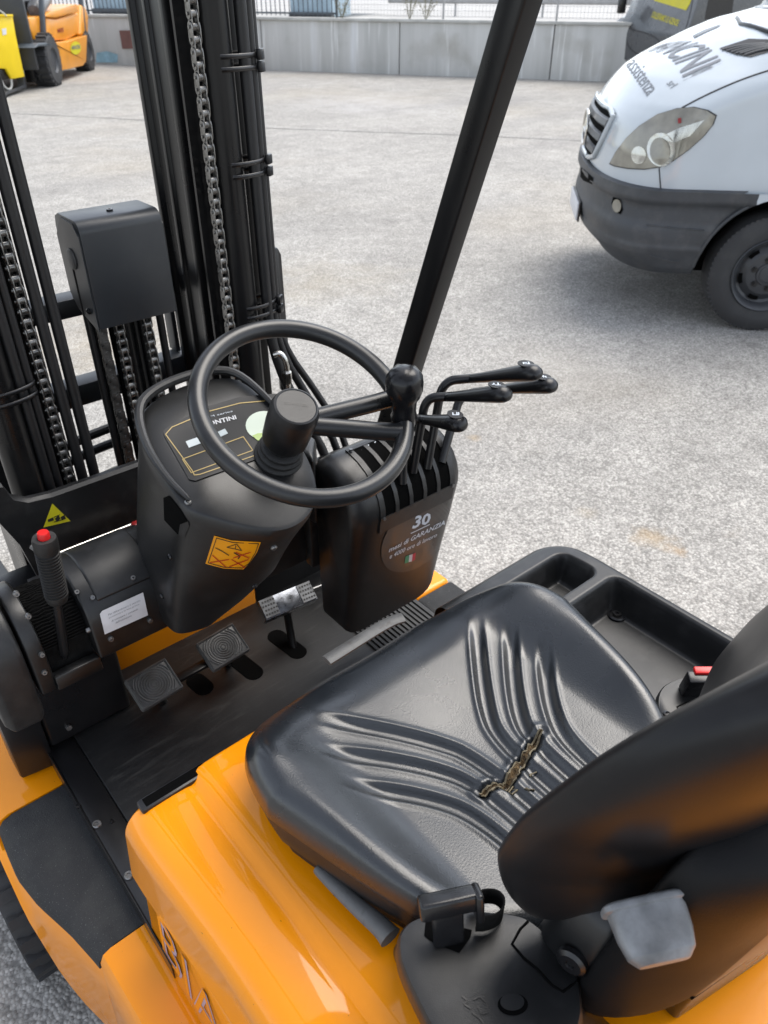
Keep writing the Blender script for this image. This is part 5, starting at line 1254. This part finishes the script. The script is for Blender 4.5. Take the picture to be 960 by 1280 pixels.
# dark underside and wheel wells
mb = MB(); mb.loft([[VP(s, t, z) for t, z in ((-.72, .3), (.72, .3), (.72, 1.0), (-.72, 1.0))] for s in (.35, 5.0)]); mb.build('underbody', M['dark'], van)
for s in (1.0, 4.4):
    for sg in (1, -1):
        mb = MB(); mb.loft([[VP(s + math.cos(a) * r, sg * t, .36 + math.sin(a) * r) for a in (math.pi * (k / 20) for k in range(21))] for r, t in ((.458, .955), (.46, .6), (.2, .6))], closed=False)
        mb.build('wheel_well', M['rubber'], van)
        tr_a = MB(); tr_a.tube([VP(s + math.cos(a) * (ARCH_R + .004), sg * (interp(.36 + math.sin(a) * ARCH_R, TT) + .012), .36 + math.sin(a) * (ARCH_R + .004)) for a in (math.pi * (.02 + .96 * k / 40) for k in range(41))], .011, 8); tr_a.build('arch_trim', M['bumper'], van)
        w = MB(); c = VP(s, sg * .85, .355); ax = VL * sg
        w.lathe([(.21, -.10), (.31, -.115), (.345, -.10), (.355, -.07), (.356, .07), (.347, .095), (.318, .112), (.27, .118), (.225, .11), (.215, .10)], c, ax, 64, cap=False)
        tyre = w.build('wheel', M['tyre'], van, ang=25)
        # sidewall and shoulder tread blocks
        tb = MB()
        for k in range(72):
            a = 2 * math.pi * k / 72; x = VH; z = Vector((0, 0, 1)); e = x * math.cos(a) + z * math.sin(a); tt = -x * math.sin(a) + z * math.cos(a)
            tb.box(c + e * .3475 + ax * .083, (.013, .012, .034), Matrix((tt, e, ax)).transposed())
        tb.build('tread', M['tyre'], tyre)['kind'] = 'stuff'
        rm = MB(); rm.lathe(cap=False, n=48, o=c, axis=ax, prof=[(.222, .112), (.216, .120), (.205, .112), (.19, .085), (.182, .06), (.165, .052), (.15, .062), (.125, .078), (.105, .080), (.07, .080), (.066, .088), (.02, .090)])
        rim = rm.build('rim', M['wheel'], tyre, ang=25)
        hb = MB()
        for k in range(6):
            a = 2 * math.pi * k / 6 + .3; e = VH * math.cos(a) + Vector((0, 0, math.sin(a)))
            hb.lathe([(.017, 0), (.017, .012), (.01, .012), (.009, .02)], c + e * .088 + ax * .078, ax, 14)
        hb.build('wheel_nuts', M['smooth'], tyre)
        sl = MB()
        for k in range(6):
            a0 = 2 * math.pi * (k + .5) / 6 + .3
            pts = []
            for rr, aa in [(.143, -.2), (.143, -.1), (.143, 0), (.143, .1), (.143, .2), (.166, .2), (.167, .1), (.168, 0), (.167, -.1), (.166, -.2)]:
                pts.append(c + (VH * math.cos(a0 + aa) + Vector((0, 0, math.sin(a0 + aa)))) * rr + ax * .0665)
            sl.prism(pts, ax * .003)
        sl.build('wheel_slots', M['dark'], tyre)
        ns = MB(); ns.lathe([(.052, .0885), (.052, .093), (.045, .095), (.044, .092), (.004, .093)], c, ax, 24); ns.build('hub_cap', M['wheel'], tyre)

# --- things set on the nose: shapes traced on the body surface
lamp_px = [(764, 204), (772, 189), (785, 172), (800, 158), (822, 144), (845, 137), (866, 135), (884, 139), (894, 145), (890, 156), (878, 171), (860, 187), (842, 200), (826, 208), (806, 211), (786, 210), (770, 207)]
lp = poly_shape(lamp_px, 2)
def grown(px, k, c=None):
    cx = sum(p[0] for p in px) / len(px); cy = sum(p[1] for p in px) / len(px)
    return [(cx + (x - cx) * k, cy + (y - cy) * k) for x, y in px]
decal('headlight_gasket', [(poly_shape(grown(lamp_px, 1.035), 2), PX)], body_bvh, M['seam'], van, .003)
lamp = decal('headlight', [(lp, PX)], body_bvh, M['lens'], van, .010)
decal('reflector', [(poly_shape(ellipse_pts(827, 187, 17, 21), 1), PX)], body_bvh, M['lampin'], lamp, .013)
decal('bulb_lens', [(poly_shape(ellipse_pts(826, 189, 12, 17), 1), PX)], body_bvh, M['lens'], lamp, .017)
decal('reflector', [(poly_shape(ellipse_pts(800, 194, 9, 11), 1), PX)], body_bvh, M['lampin'], lamp, .013)
decal('turn_signal', [(poly_shape([(825, 172), (850, 160), (880, 150), (862, 170), (842, 178)], 1), PX)], body_bvh, M['lampin'], lamp, .013)
decal('amber_reflector', [(poly_shape([(848, 149), (852, 148), (852, 154), (848, 155)]), PX)], body_bvh, M['darkred'], lamp, .016)
# other headlight, mirrored
def mirror_obj(o, name, m):
    mb = MB()
    for v in o.data.vertices:
        rel = v.co - VP(0, 0, 0); t = rel.dot(VL); mb.V.append(tuple(v.co - VL * (2 * t)))
    mb.F = [tuple(reversed(p.vertices)) for p in o.data.polygons]
    return mb.build(name, m, van, fix=False)
mirror_obj(lamp, 'headlight', M['lens'])
# radiator grille: recess, slats, chrome surround and star badge on the nose
def nose(t, z, push):
    h = van_ring(z, push)
    for (s1, t1), (s2, t2) in zip(h, h[1:]):
        if t1 <= abs(t) <= t2: k = (abs(t) - t1) / max(1e-6, t2 - t1); return VP(s1 + (s2 - s1) * k, t, z)
    return VP(h[-1][0], t, z)
def gw(z): return interp(z, [(.86, .18), (.90, .34), (1.0, .44), (1.14, .50), (1.19, .48)])
mb = MB(); mb.grid(lambda u, v: nose((2 * u - 1) * gw(.87 + .30 * v), .87 + .30 * v, .006), 24, 8); gr = mb.build('radiator_grille', M['dark'], van)
for k in range(3):
    z = .925 + k * .09
    mb = MB(); w = gw(z) - .015
    mb.loft([[nose(t, z - .028, .008), nose(t, z - .01, .03), nose(t, z + .022, .026), nose(t, z + .03, .008)] for t in (w * (2 * i / 16 - 1) for i in range(17))]); mb.build('grille_slat', M['grille'], gr)
pts = [nose(gw(z), z, .012) for z in (.865, .90, .94, .99, 1.04, 1.10, 1.15)] + [nose(t, 1.178, .012) for t in (.4, .2, 0, -.2, -.4)] + [nose(-gw(z), z, .012) for z in (1.15, 1.10, 1.04, .99, .94, .90, .865)] + [nose(t, .858, .012) for t in (-.12, 0, .12)]
mb = MB(); mb.tube(pts, .016, 8, closed=True); mb.build('grille_surround', M['vanwhite'], gr)
bc = nose(0, 1.02, .045); mb = MB(); ring = [bc + VL * (.105 * math.cos(a)) + Vector((0, 0, .105 * math.sin(a))) for a in (2 * math.pi * k / 40 for k in range(40))]
mb.tube(ring, .009, 8, closed=True)
for k in range(3):
    a = math.pi / 2 + k * 2 * math.pi / 3; e = VL * math.cos(a) + Vector((0, 0, math.sin(a))); f = VL * -math.sin(a) + Vector((0, 0, math.cos(a)))
    mb.add([bc + e * .1, bc + f * .016, bc - f * .016, bc + VH * .012], [(0, 1, 3), (0, 3, 2), (0, 2, 1)])
mb.build('badge', M['chrome'], gr)
# bumper details
bq = front.bvh()
fog = [(736, 240), (748, 247), (775, 262), (779, 272), (770, 277), (750, 276), (735, 262), (729, 250)]
o = decal('fog_lamp_recess', [(poly_shape([(767, 246), (776, 249), (779, 262), (776, 268), (768, 264), (765, 254)], 1), PX)], bq, M['dark'], van, .004)
decal('fog_lamp', [(poly_shape(ellipse_pts(772, 257, 5.5, 8.5, 18)), PX)], bq, M['lens'], o, .007)
decal('bumper_intake', [(poly_shape([(722, 206), (731, 212), (742, 222), (741, 230), (730, 226), (722, 216)], 1), PX)], bq, M['dark'], van, .004)
for p in ([(808, 281), (842, 285), (880, 288)], [(812, 319), (830, 324), (848, 327)]):
    mb = MB(); pts = []
    for x, y in smooth_path([Vector((*q, 0)) for q in p], 1) and [(v.x, v.y) for v in smooth_path([Vector((*q, 0)) for q in p], 1)]:
        d = ray(x, y).normalized(); h = bq.ray_cast(EYE, d)[0]
        if h: pts.append(h - d * .002)
    if len(pts) > 1: mb.tube(pts, .005, 6); mb.build('bumper_crease', M['bumper'], van)
# plate
pc = nose(0, .53, .04); mb = MB(); mb.box(pc, (.52, .012, .115), Matrix((VL, VH, Vector((0, 0, 1)))).transposed()); pl = mb.build('number_plate', M['white'], van, bevel=.004)
mb = MB(); mb.box(pc - VH * .012, (.54, .012, .13), Matrix((VL, VH, Vector((0, 0, 1)))).transposed()); mb.build('plate_holder', M['smooth'], van, bevel=.004)
# panel gaps as thin dark lines lying on the surface
def line_on(name, px, bvh, m, parent, r=.004, lift=0.0):
    pts = []
    for v in smooth_path([Vector((*q, 0)) for q in px], 2):
        d = ray(v.x, v.y).normalized(); h = bvh.ray_cast(EYE, d)
        if h[0]: pts.append(h[0] - d * lift)
    if len(pts) > 2: mb = MB(); mb.tube(pts, r, 6); return mb.build(name, m, parent)
line_on('panel_gap', [(824, 210), (825, 225), (826, 236)], body_bvh, M['seam'], van)
line_on('bonnet_gap', [(852, 135), (880, 120), (920, 102), (960, 88), (1000, 78)], body_bvh, M['seam'], van, .005)
line_on('bonnet_gap', [(764, 204), (776, 184), (785, 171)], body_bvh, M['seam'], van, .004)
# bonnet vents
vpx = [(899, 61), (936, 49), (962, 50), (985, 55), (960, 66), (938, 72), (920, 69)]
vt = decal('bonnet_vent', [(poly_shape(vpx, 2), PX)], body_bvh, M['smooth'], van, .004)
for k in range(6):
    f = k / 6; a = (903 + 33 * f * 1.0, 62 + 9 * f + (0 if f < .6 else -1)); b = (938 + 26 * f, 50 + 5 * f)
    line_on('vent_slat', [a, ((a[0] + b[0]) / 2 + 8, (a[1] + b[1]) / 2), (b[0] + 18, b[1] + 4)], body_bvh, M['grille'], vt, .006, .01)
decal('bonnet_vent', [(poly_shape([(866, 45), (880, 38), (903, 30), (898, 34), (882, 41), (868, 48)], 1), PX)], body_bvh, M['smooth'], van, .004)
# lettering on the bonnet
sm1 = refine(text_shape('assistenza'), 1); sm2 = refine(text_shape('pronta'), 1); srl = text_shape('srl'); rno = text_shape('ricambi noleggio')
def drop_text(body, quad_px, u0, name, m, bold=.012):       # lay lettering on the bonnet from above; u0 < 0 runs on past the crest
    q = [p[0] for p in lay((quad_px, []), PX, body_bvh, 0)[0] and [(v,) for v in lay((quad_px, []), PX, body_bvh, 0)[0]]]; fm = quad_map(q); V, F = refine(text_shape(body, bold), 3); mb = MB(); out = []
    for u, v in V:
        p = fm(u0 + (1 - u0) * u, v); h = body_bvh.ray_cast(Vector((p.x, p.y, 4)), Vector((0, 0, -1))); out.append((h[0] if h[0] else p) + Vector((0, 0, .004)))
    mb.add(out, F); return mb.build(name, m, van, fix=False)
drop_text('MANCINI', ((864, 51), (902, 76), (853, 98), (819, 66)), -.52, 'bonnet_lettering', M['inkgrey'])
decal('bonnet_lettering', [(sm1, quad_map(((797, 70), (824, 108), (809, 121), (782, 82))))], body_bvh, M['inkgrey'], van, .003)
decal('bonnet_lettering', [(srl, quad_map(((843, 99), (848, 105), (838, 111), (833, 105)))), (rno, quad_map(((903, 76), (905, 79), (853, 102), (851, 99))))], body_bvh, M['inkgrey'], van, .003)
# windscreen, side windows, wiper
def band(name, z0, z1, t_or_a0, a1, m, push=.006):
    mb = MB()
    def fn(u, v):
        z = z0 + (z1 - z0) * v; s0, D, T, n = interp(z, S0), interp(z, DD), interp(z, TT), interp(z, NN)
        a = (t_or_a0 + (a1 - t_or_a0) * u); sg = 1 if a >= 0 else -1; a = abs(a)
        return VP(s0 - push + D * (1 - max(0, math.cos(a)) ** (2 / n)), sg * (T + push) * math.sin(a) ** (2 / n), z)
    mb.grid(fn, 40, 10); return mb.build(name, m, van)
band('windscreen', 1.73, 2.36, -1.30, 1.30, M['glass'])
for sg in (1, -1):
    mb = MB(); mb.grid(lambda u, v: VP(1.62 + .95 * u + .25 * v * (1 - u), sg * (interp(1.6 + .6 * v, TT) + .005), 1.6 + .6 * v), 6, 6); mb.build('side_window', M['glass'], van)
    mb = MB(); mb.box(VP(1.55, sg * 1.08, 1.75), (.2, .1, .34), Matrix((VL, VH, Vector((0, 0, 1)))).transposed()); mb.build('door_mirror', M['bumper'], van, bevel=.03)
def glue(px, bvh=body_bvh, lift=.02):
    out = []
    for x, y in px:
        d = ray(x, y).normalized(); h = bvh.ray_cast(EYE, d)
        if h[0]: out.append(h[0] - d * lift)
    return out
p = glue([(921, 22), (926, 30), (938, 32), (962, 40), (1000, 47)])
if len(p) > 2: mb = MB(); mb.tube(p, .012, 8); mb.build('wiper', M['smooth'], van)
mb = MB(); mb.grid(lambda u, v: VP(interp(1.69 + .035 * v, S0) - .008 + interp(1.69 + .035 * v, DD) * (1 - max(0, math.cos(abs(2.5 * u - 1.25))) ** (2 / 3.0)), (1 if u > .5 else -1) * (interp(1.69, TT) + .0) * math.sin(abs(2.5 * u - 1.25)) ** (2 / 2.6), 1.69 + .035 * v), 40, 4); mb.build('cowl_strip', M['smooth'], van)

# ================================================================== DARK VAN by the wall
dv0 = at_z(840, 118, 0); dfront = at_z(760, 100, 0)
DH = (dfront - dv0); DH.z = 0; DH.normalize(); DLt = Vector((-DH.y, DH.x, 0)); 
if DLt.dot(-dv0) < 0: DLt = -DLt                       # near side normal
dvan = thing('dark_van', 'dark grey van with yellow stickers parked behind the white van', 'van', dv0)
def DP(s, t, z): return dv0 + DH * s - DLt * t + Vector((0, 0, z))      # s forward from the tail, t into the van
LEN = (dfront - dv0).length + .5
mb = MB()
prof = [(.35, .30), (0, .42), (-.02, .9), (.0, 1.0), (.05, 1.15), (.20, 1.95), (.34, 2.1), (.5, 2.14)]
full = [(t, z) for t, z in prof] + [(1.86 - t, z) for t, z in reversed(prof)]
mb.loft([[DP(s, .06 + t * (1 - .0 * s) if i < 8 else t - .06, min(z, zmax)) for i, (t, z) in enumerate(full)] for s, zmax in ((0, 2.1), (.06, 2.14), (LEN * .66, 2.14), (LEN * .80, 1.55), (LEN * .86, 1.2), (LEN * .97, 1.0), (LEN, .85))])
dbv = mb.bvh(); dbody = mb.build('body', M['vandark'], dvan, bevel=.03, seg=3)
decal('sticker', [(poly_shape([(816, -6), (866, -6), (863, 4), (858, 13), (818, 1)], 1), PX)], dbv, M['signyellow'], dvan, .006)['label'] = 'yellow rectangular sticker'
decal('lettering', [(text_shape('SOLLEVIAMO LE AZIENDE', .02), quad_map(((817, 14), (850, 25), (847, 33), (814, 22))))], dbv, M['signyellow'], dvan, .006)['label'] = 'yellow lettering'
o = decal('tail_light', [(poly_shape([(852, 42), (857, 42), (859, 50), (850, 50)]), PX)], dbv, M['red'], dvan, .01)
decal('rear_window', [(poly_shape([(887, -8), (918, -8), (914, 22), (908, 29), (894, 31), (884, 29), (881, 22)], 1), PX)], dbv, M['glass'], dvan, .006)
decal('wheel_arch', [(poly_shape([(766, 66), (772, 52), (775, 48), (776, 58), (772, 78), (768, 96), (764, 96)], 1), PX)], dbv, M['dark'], dvan, .006)
line_on('panel_gap', [(783, 50), (786, 60), (800, 70), (808, 66)], dbv, M['seam'], dvan, .008)
line_on('panel_gap', [(790, 30), (785, 36), (812, 42), (826, 52), (826, 62)], dbv, M['seam'], dvan, .008)
line_on('panel_gap', [(866, 0), (862, 20), (856, 40), (850, 60)], dbv, M['seam'], dvan, .008)
mb = MB(); mb.box(DP(.72 * LEN, -.13, 1.38), (.16, .12, .28), Matrix((DLt, DH, Vector((0, 0, 1)))).transposed()); mb.build('door_mirror', M['smooth'], dvan, bevel=.03)
for s in (.16 * LEN, .85 * LEN):
    for t in (.13, 1.73):
        mb = MB(); mb.lathe([(.12, -.1), (.30, -.1), (.33, -.07), (.33, .07), (.30, .1), (.12, .1)], DP(s, t, .33), DLt, 32); mb.build('wheel', M['tyre'], dvan)

# ================================================================== ORANGE FORKLIFT far left
FA = at_z(74, 107, 0); FB = at_z(122, 88, 0)
FD = (FB - FA); FD.z = 0; WBASE = FD.length; FD.normalize(); FS = Vector((FD.y, -FD.x, 0))        # FD to its rear, FS out of the visible side
if FS.dot(-FA) < 0: FS = -FS
fk = thing('orange_forklift', 'dirty orange forklift parked by the concrete wall at the far left', 'forklift', FA)
def fpt(px, py, t=0.0): return on_plane(px, py, FA - FS * t, FS)
def FP(u, t, z): return FA + FD * u - FS * t + Vector((0, 0, z))
def fuz(px, py, t=0.0): p = fpt(px, py, t) - FA; return p.dot(FD), p.z
WID = 1.75; rw = .46
def slab(name, px, t0, t1, m, bevel=.03, seg=3):
    P = [fuz(x, y, t0) for x, y in px]
    mb = MB(); mb.loft([[FP(u, t0, z) for u, z in P], [FP(u, t1, z) for u, z in P]]); o = mb.build(name, m, fk, bevel=bevel, seg=seg); return mb, o
lowm, low = slab('chassis', [(57, 58), (66, 54), (74, 62), (78, 88), (88, 86), (104, 82), (108, 77), (109, 44), (83, 52), (63, 53)], .06, WID - .06, M['orange'])
hm2, hoodf = slab('engine_hood', [(58, 22), (70, 24), (98, 16), (101, 41), (84, 50), (60, 51)], .18, WID - .18, M['orange'])
hm3, hoodt = slab('hood_top', [(57, 20), (62, 15), (96, 5), (98, 14.5), (70, 22), (58, 21)], .14, WID - .14, M['orange'], .05)
slab('counterweight', [(102, 6), (106, 6), (111, 20), (111, 42), (108, 46), (101, 44)], .12, WID - .12, M['orange'], .06)
slab('mudguard', [(44, 60), (48, 54), (60, 53), (68, 55), (66, 58), (50, 58)], -.02, .42, M['rail'], .02)
slab('front_console', [(36, 22), (50, 20), (50, 52), (44, 52), (38, 36)], .20, WID - .20, M['orange'], .03)
for (u, r, t, w) in ((0, rw, -.02, .42), (WBASE, .40, .10, .36)):
    for side_t in (t, WID - t - w):
        c = FP(u, side_t + w / 2, r); mb = MB(); mb.lathe([(r * .5, -w / 2), (r * .9, -w / 2), (r, -w / 2 + .05), (r, w / 2 - .05), (r * .9, w / 2), (r * .5, w / 2)], c, FS, 40, cap=False); wh = mb.build('wheel', M['tyre'], fk)
        lg = MB()
        for k in range(22):
            a = 2 * math.pi * k / 22; e = FD * math.cos(a) + Vector((0, 0, math.sin(a))); tt = FD * -math.sin(a) + Vector((0, 0, math.cos(a)))
            for q in (-1, 1): lg.box(c + e * (r * .995) + FS * (q * w * .24), (.07, .05, w * .44), Matrix((tt, e, FS)).transposed())
        lg.build('tread', M['tyre'], wh)['kind'] = 'stuff'
        mb = MB(); mb.lathe([(r * .5, w * .40), (r * .52, w * .5), (r * .40, w * .36), (r * .2, w * .28), (r * .02, w * .3)], c, FS, 28); mb.build('rim', M['wheel'], wh)
hb = lowm.bvh()
bd = decal('round_badge', [(poly_shape(ellipse_pts(94, 60, 6.6, 8.2), 1), PX)], hb, M['signyellow'], fk, .012)
decal('badge_print', [(text_shape('MANCINI', .02), quad_map(((89, 57), (99, 55.5), (99, 61), (89, 62))))], hb, M['inkgrey'], bd, .02)
decal('model_print', [(text_shape('M35', .02), quad_map(((71, 36), (79, 34), (79, 40), (72, 41))))], hm2.bvh(), M['darkred'], fk, .012)
def post(p0, p1, t, w=.09, name='guard_leg'):
    a = fuz(*p0, t); b = fuz(*p1, t); mb = MB(); mb.beam(FP(a[0], t, a[1]), FP(b[0], t, b[1]), w, w, up=FS); mb.build(name, M['rail'], fk, bevel=.01)
for t in (.16, WID - .16):
    post((55, 54), (49, -40), t); post((105, 42), (98, -40), t)
mb = MB(); mb.loft([[FP(u, t, z) for t in (.1, WID - .1)] for u, z in ((-.1, 3.2), (-.1, 3.3))], closed=False); 
u0, z0 = fuz(49, -38, .16)
mb = MB(); mb.loft([[FP(u, t, z) for u, z in ((-.2, 2.9), (WBASE - .3, 2.9), (WBASE - .3, 3.0), (-.2, 3.0))] for t in (.1, WID - .1)]); mb.build('guard_roof', M['rail'], fk, bevel=.02)
# seat, gas bottle
sP = fuz(70, 6, .7); mb = MB(); mb.box(FP(.9, .85, sP[1] + .05), (.6, .6, .22), Matrix((FD, FS, Vector((0, 0, 1)))).transposed()); mb.box(FP(1.2, .85, sP[1] + .4), (.18, .55, .7), Matrix((FD, FS, Vector((0, 0, 1)))).transposed()); mb.build('seat', M['smooth'], fk, bevel=.05, seg=3)
gp = fuz(62, 4, .5); mb = MB(); mb.lathe([(.02, -.5), (.12, -.48), (.16, -.4), (.16, .4), (.12, .48), (.05, .5), (.05, .58)], FP(1.0, .35, gp[1] + .02), (FD * .9 + Vector((0, 0, .25))), 24); mb.build('gas_bottle', M['greycap'], fk)
# mast and carriage at its front (towards us on the left)
for t in (.35, WID - .35):
    mb = MB(); mb.loft([[FP(u, tt, z) for u, tt in ((-.62, t - .09), (-.38, t - .09), (-.38, t + .09), (-.62, t + .09))] for z in (.12, 3.4)]); mb.build('mast_rail', M['mast'], fk, bevel=.01)
for z in (.55, 1.35, 2.3): mb = MB(); mb.loft([[FP(u, t, zz) for u, zz in ((-.66, z), (-.60, z), (-.60, z + .12), (-.66, z + .12))] for t in (.2, WID - .2)]); mb.build('mast_crossmember', M['mast'], fk, bevel=.01)
mb = MB(); mb.loft([[FP(u, t, zz) for u, zz in ((-.80, .35), (-.70, .35), (-.70, 1.85), (-.80, 1.85))] for t in (.1, WID - .1)]); mb.build('carriage', M['mastgrey'], fk, bevel=.02)
for t in (.45, WID - .45):
    mb = MB(); mb.loft([[FP(u, tt, z) for u, z in ((-.82, .05), (-.82, .9), (-.90, .9), (-.90, .11), (-2.0, .09), (-2.05, .05))] for tt in (t - .07, t + .07)]); mb.build('fork', M['wheel'], fk, bevel=.005)

# ================================================================== YELLOW SKIP beside it
yk0 = at_z(22, 118, 0); yd = Vector((-.90, -.44, 0)).normalized(); yn = Vector((yd.y, -yd.x, 0))
if yn.dot(-yk0) < 0: yn = -yn
skp = thing('yellow_tipping_box', 'bright yellow steel box with white sticker at the left edge', 'container', yk0)
ypx = [(-60, 19), (16, 20), (20, 44), (31, 96), (15, 99), (8, 86), (-60, 84)]
P = [on_plane(x, y, yk0, yn) for x, y in ypx]
mb = MB(); mb.prism(P, -yn * 1.1); yb_ = mb.bvh(); mb.build('box', M['skipyellow'], skp, bevel=.015)
mb = MB(); mb.prism([on_plane(x, y, yk0 + yn * .03, yn) for x, y in ((-60, 17), (16.5, 18), (17, 21), (-60, 20))], -yn * 1.16); mb.build('top_rim', M['skipyellow'], skp, bevel=.01)
decal('sticker', [(poly_shape([(2, 36), (7.5, 35), (8, 43), (3, 44)]), PX)], yb_, M['white'], skp, .006)
mb = MB(); mb.prism([on_plane(x, y, yk0 - yn * .05, yn) for x, y in ((-60, 84), (8, 86), (14, 98), (-10, 104), (-60, 104))], -yn * 1.0); mb.build('base_frame', M['mast'], skp, bevel=.01)
for q in (([(-6, 93), (0, 98), (5, 108), (11, 112.5), (15, 109), (14, 99)], .018), ([(-8, 8), (0, 13), (5, 17), (8, 20)], .014)):
    mb = MB(); mb.tube(smooth_path([on_plane(x, y, yk0 + yn * .06, yn) for x, y in q[0]], 2), q[1], 8); mb.build('rope', M['coping'], skp)
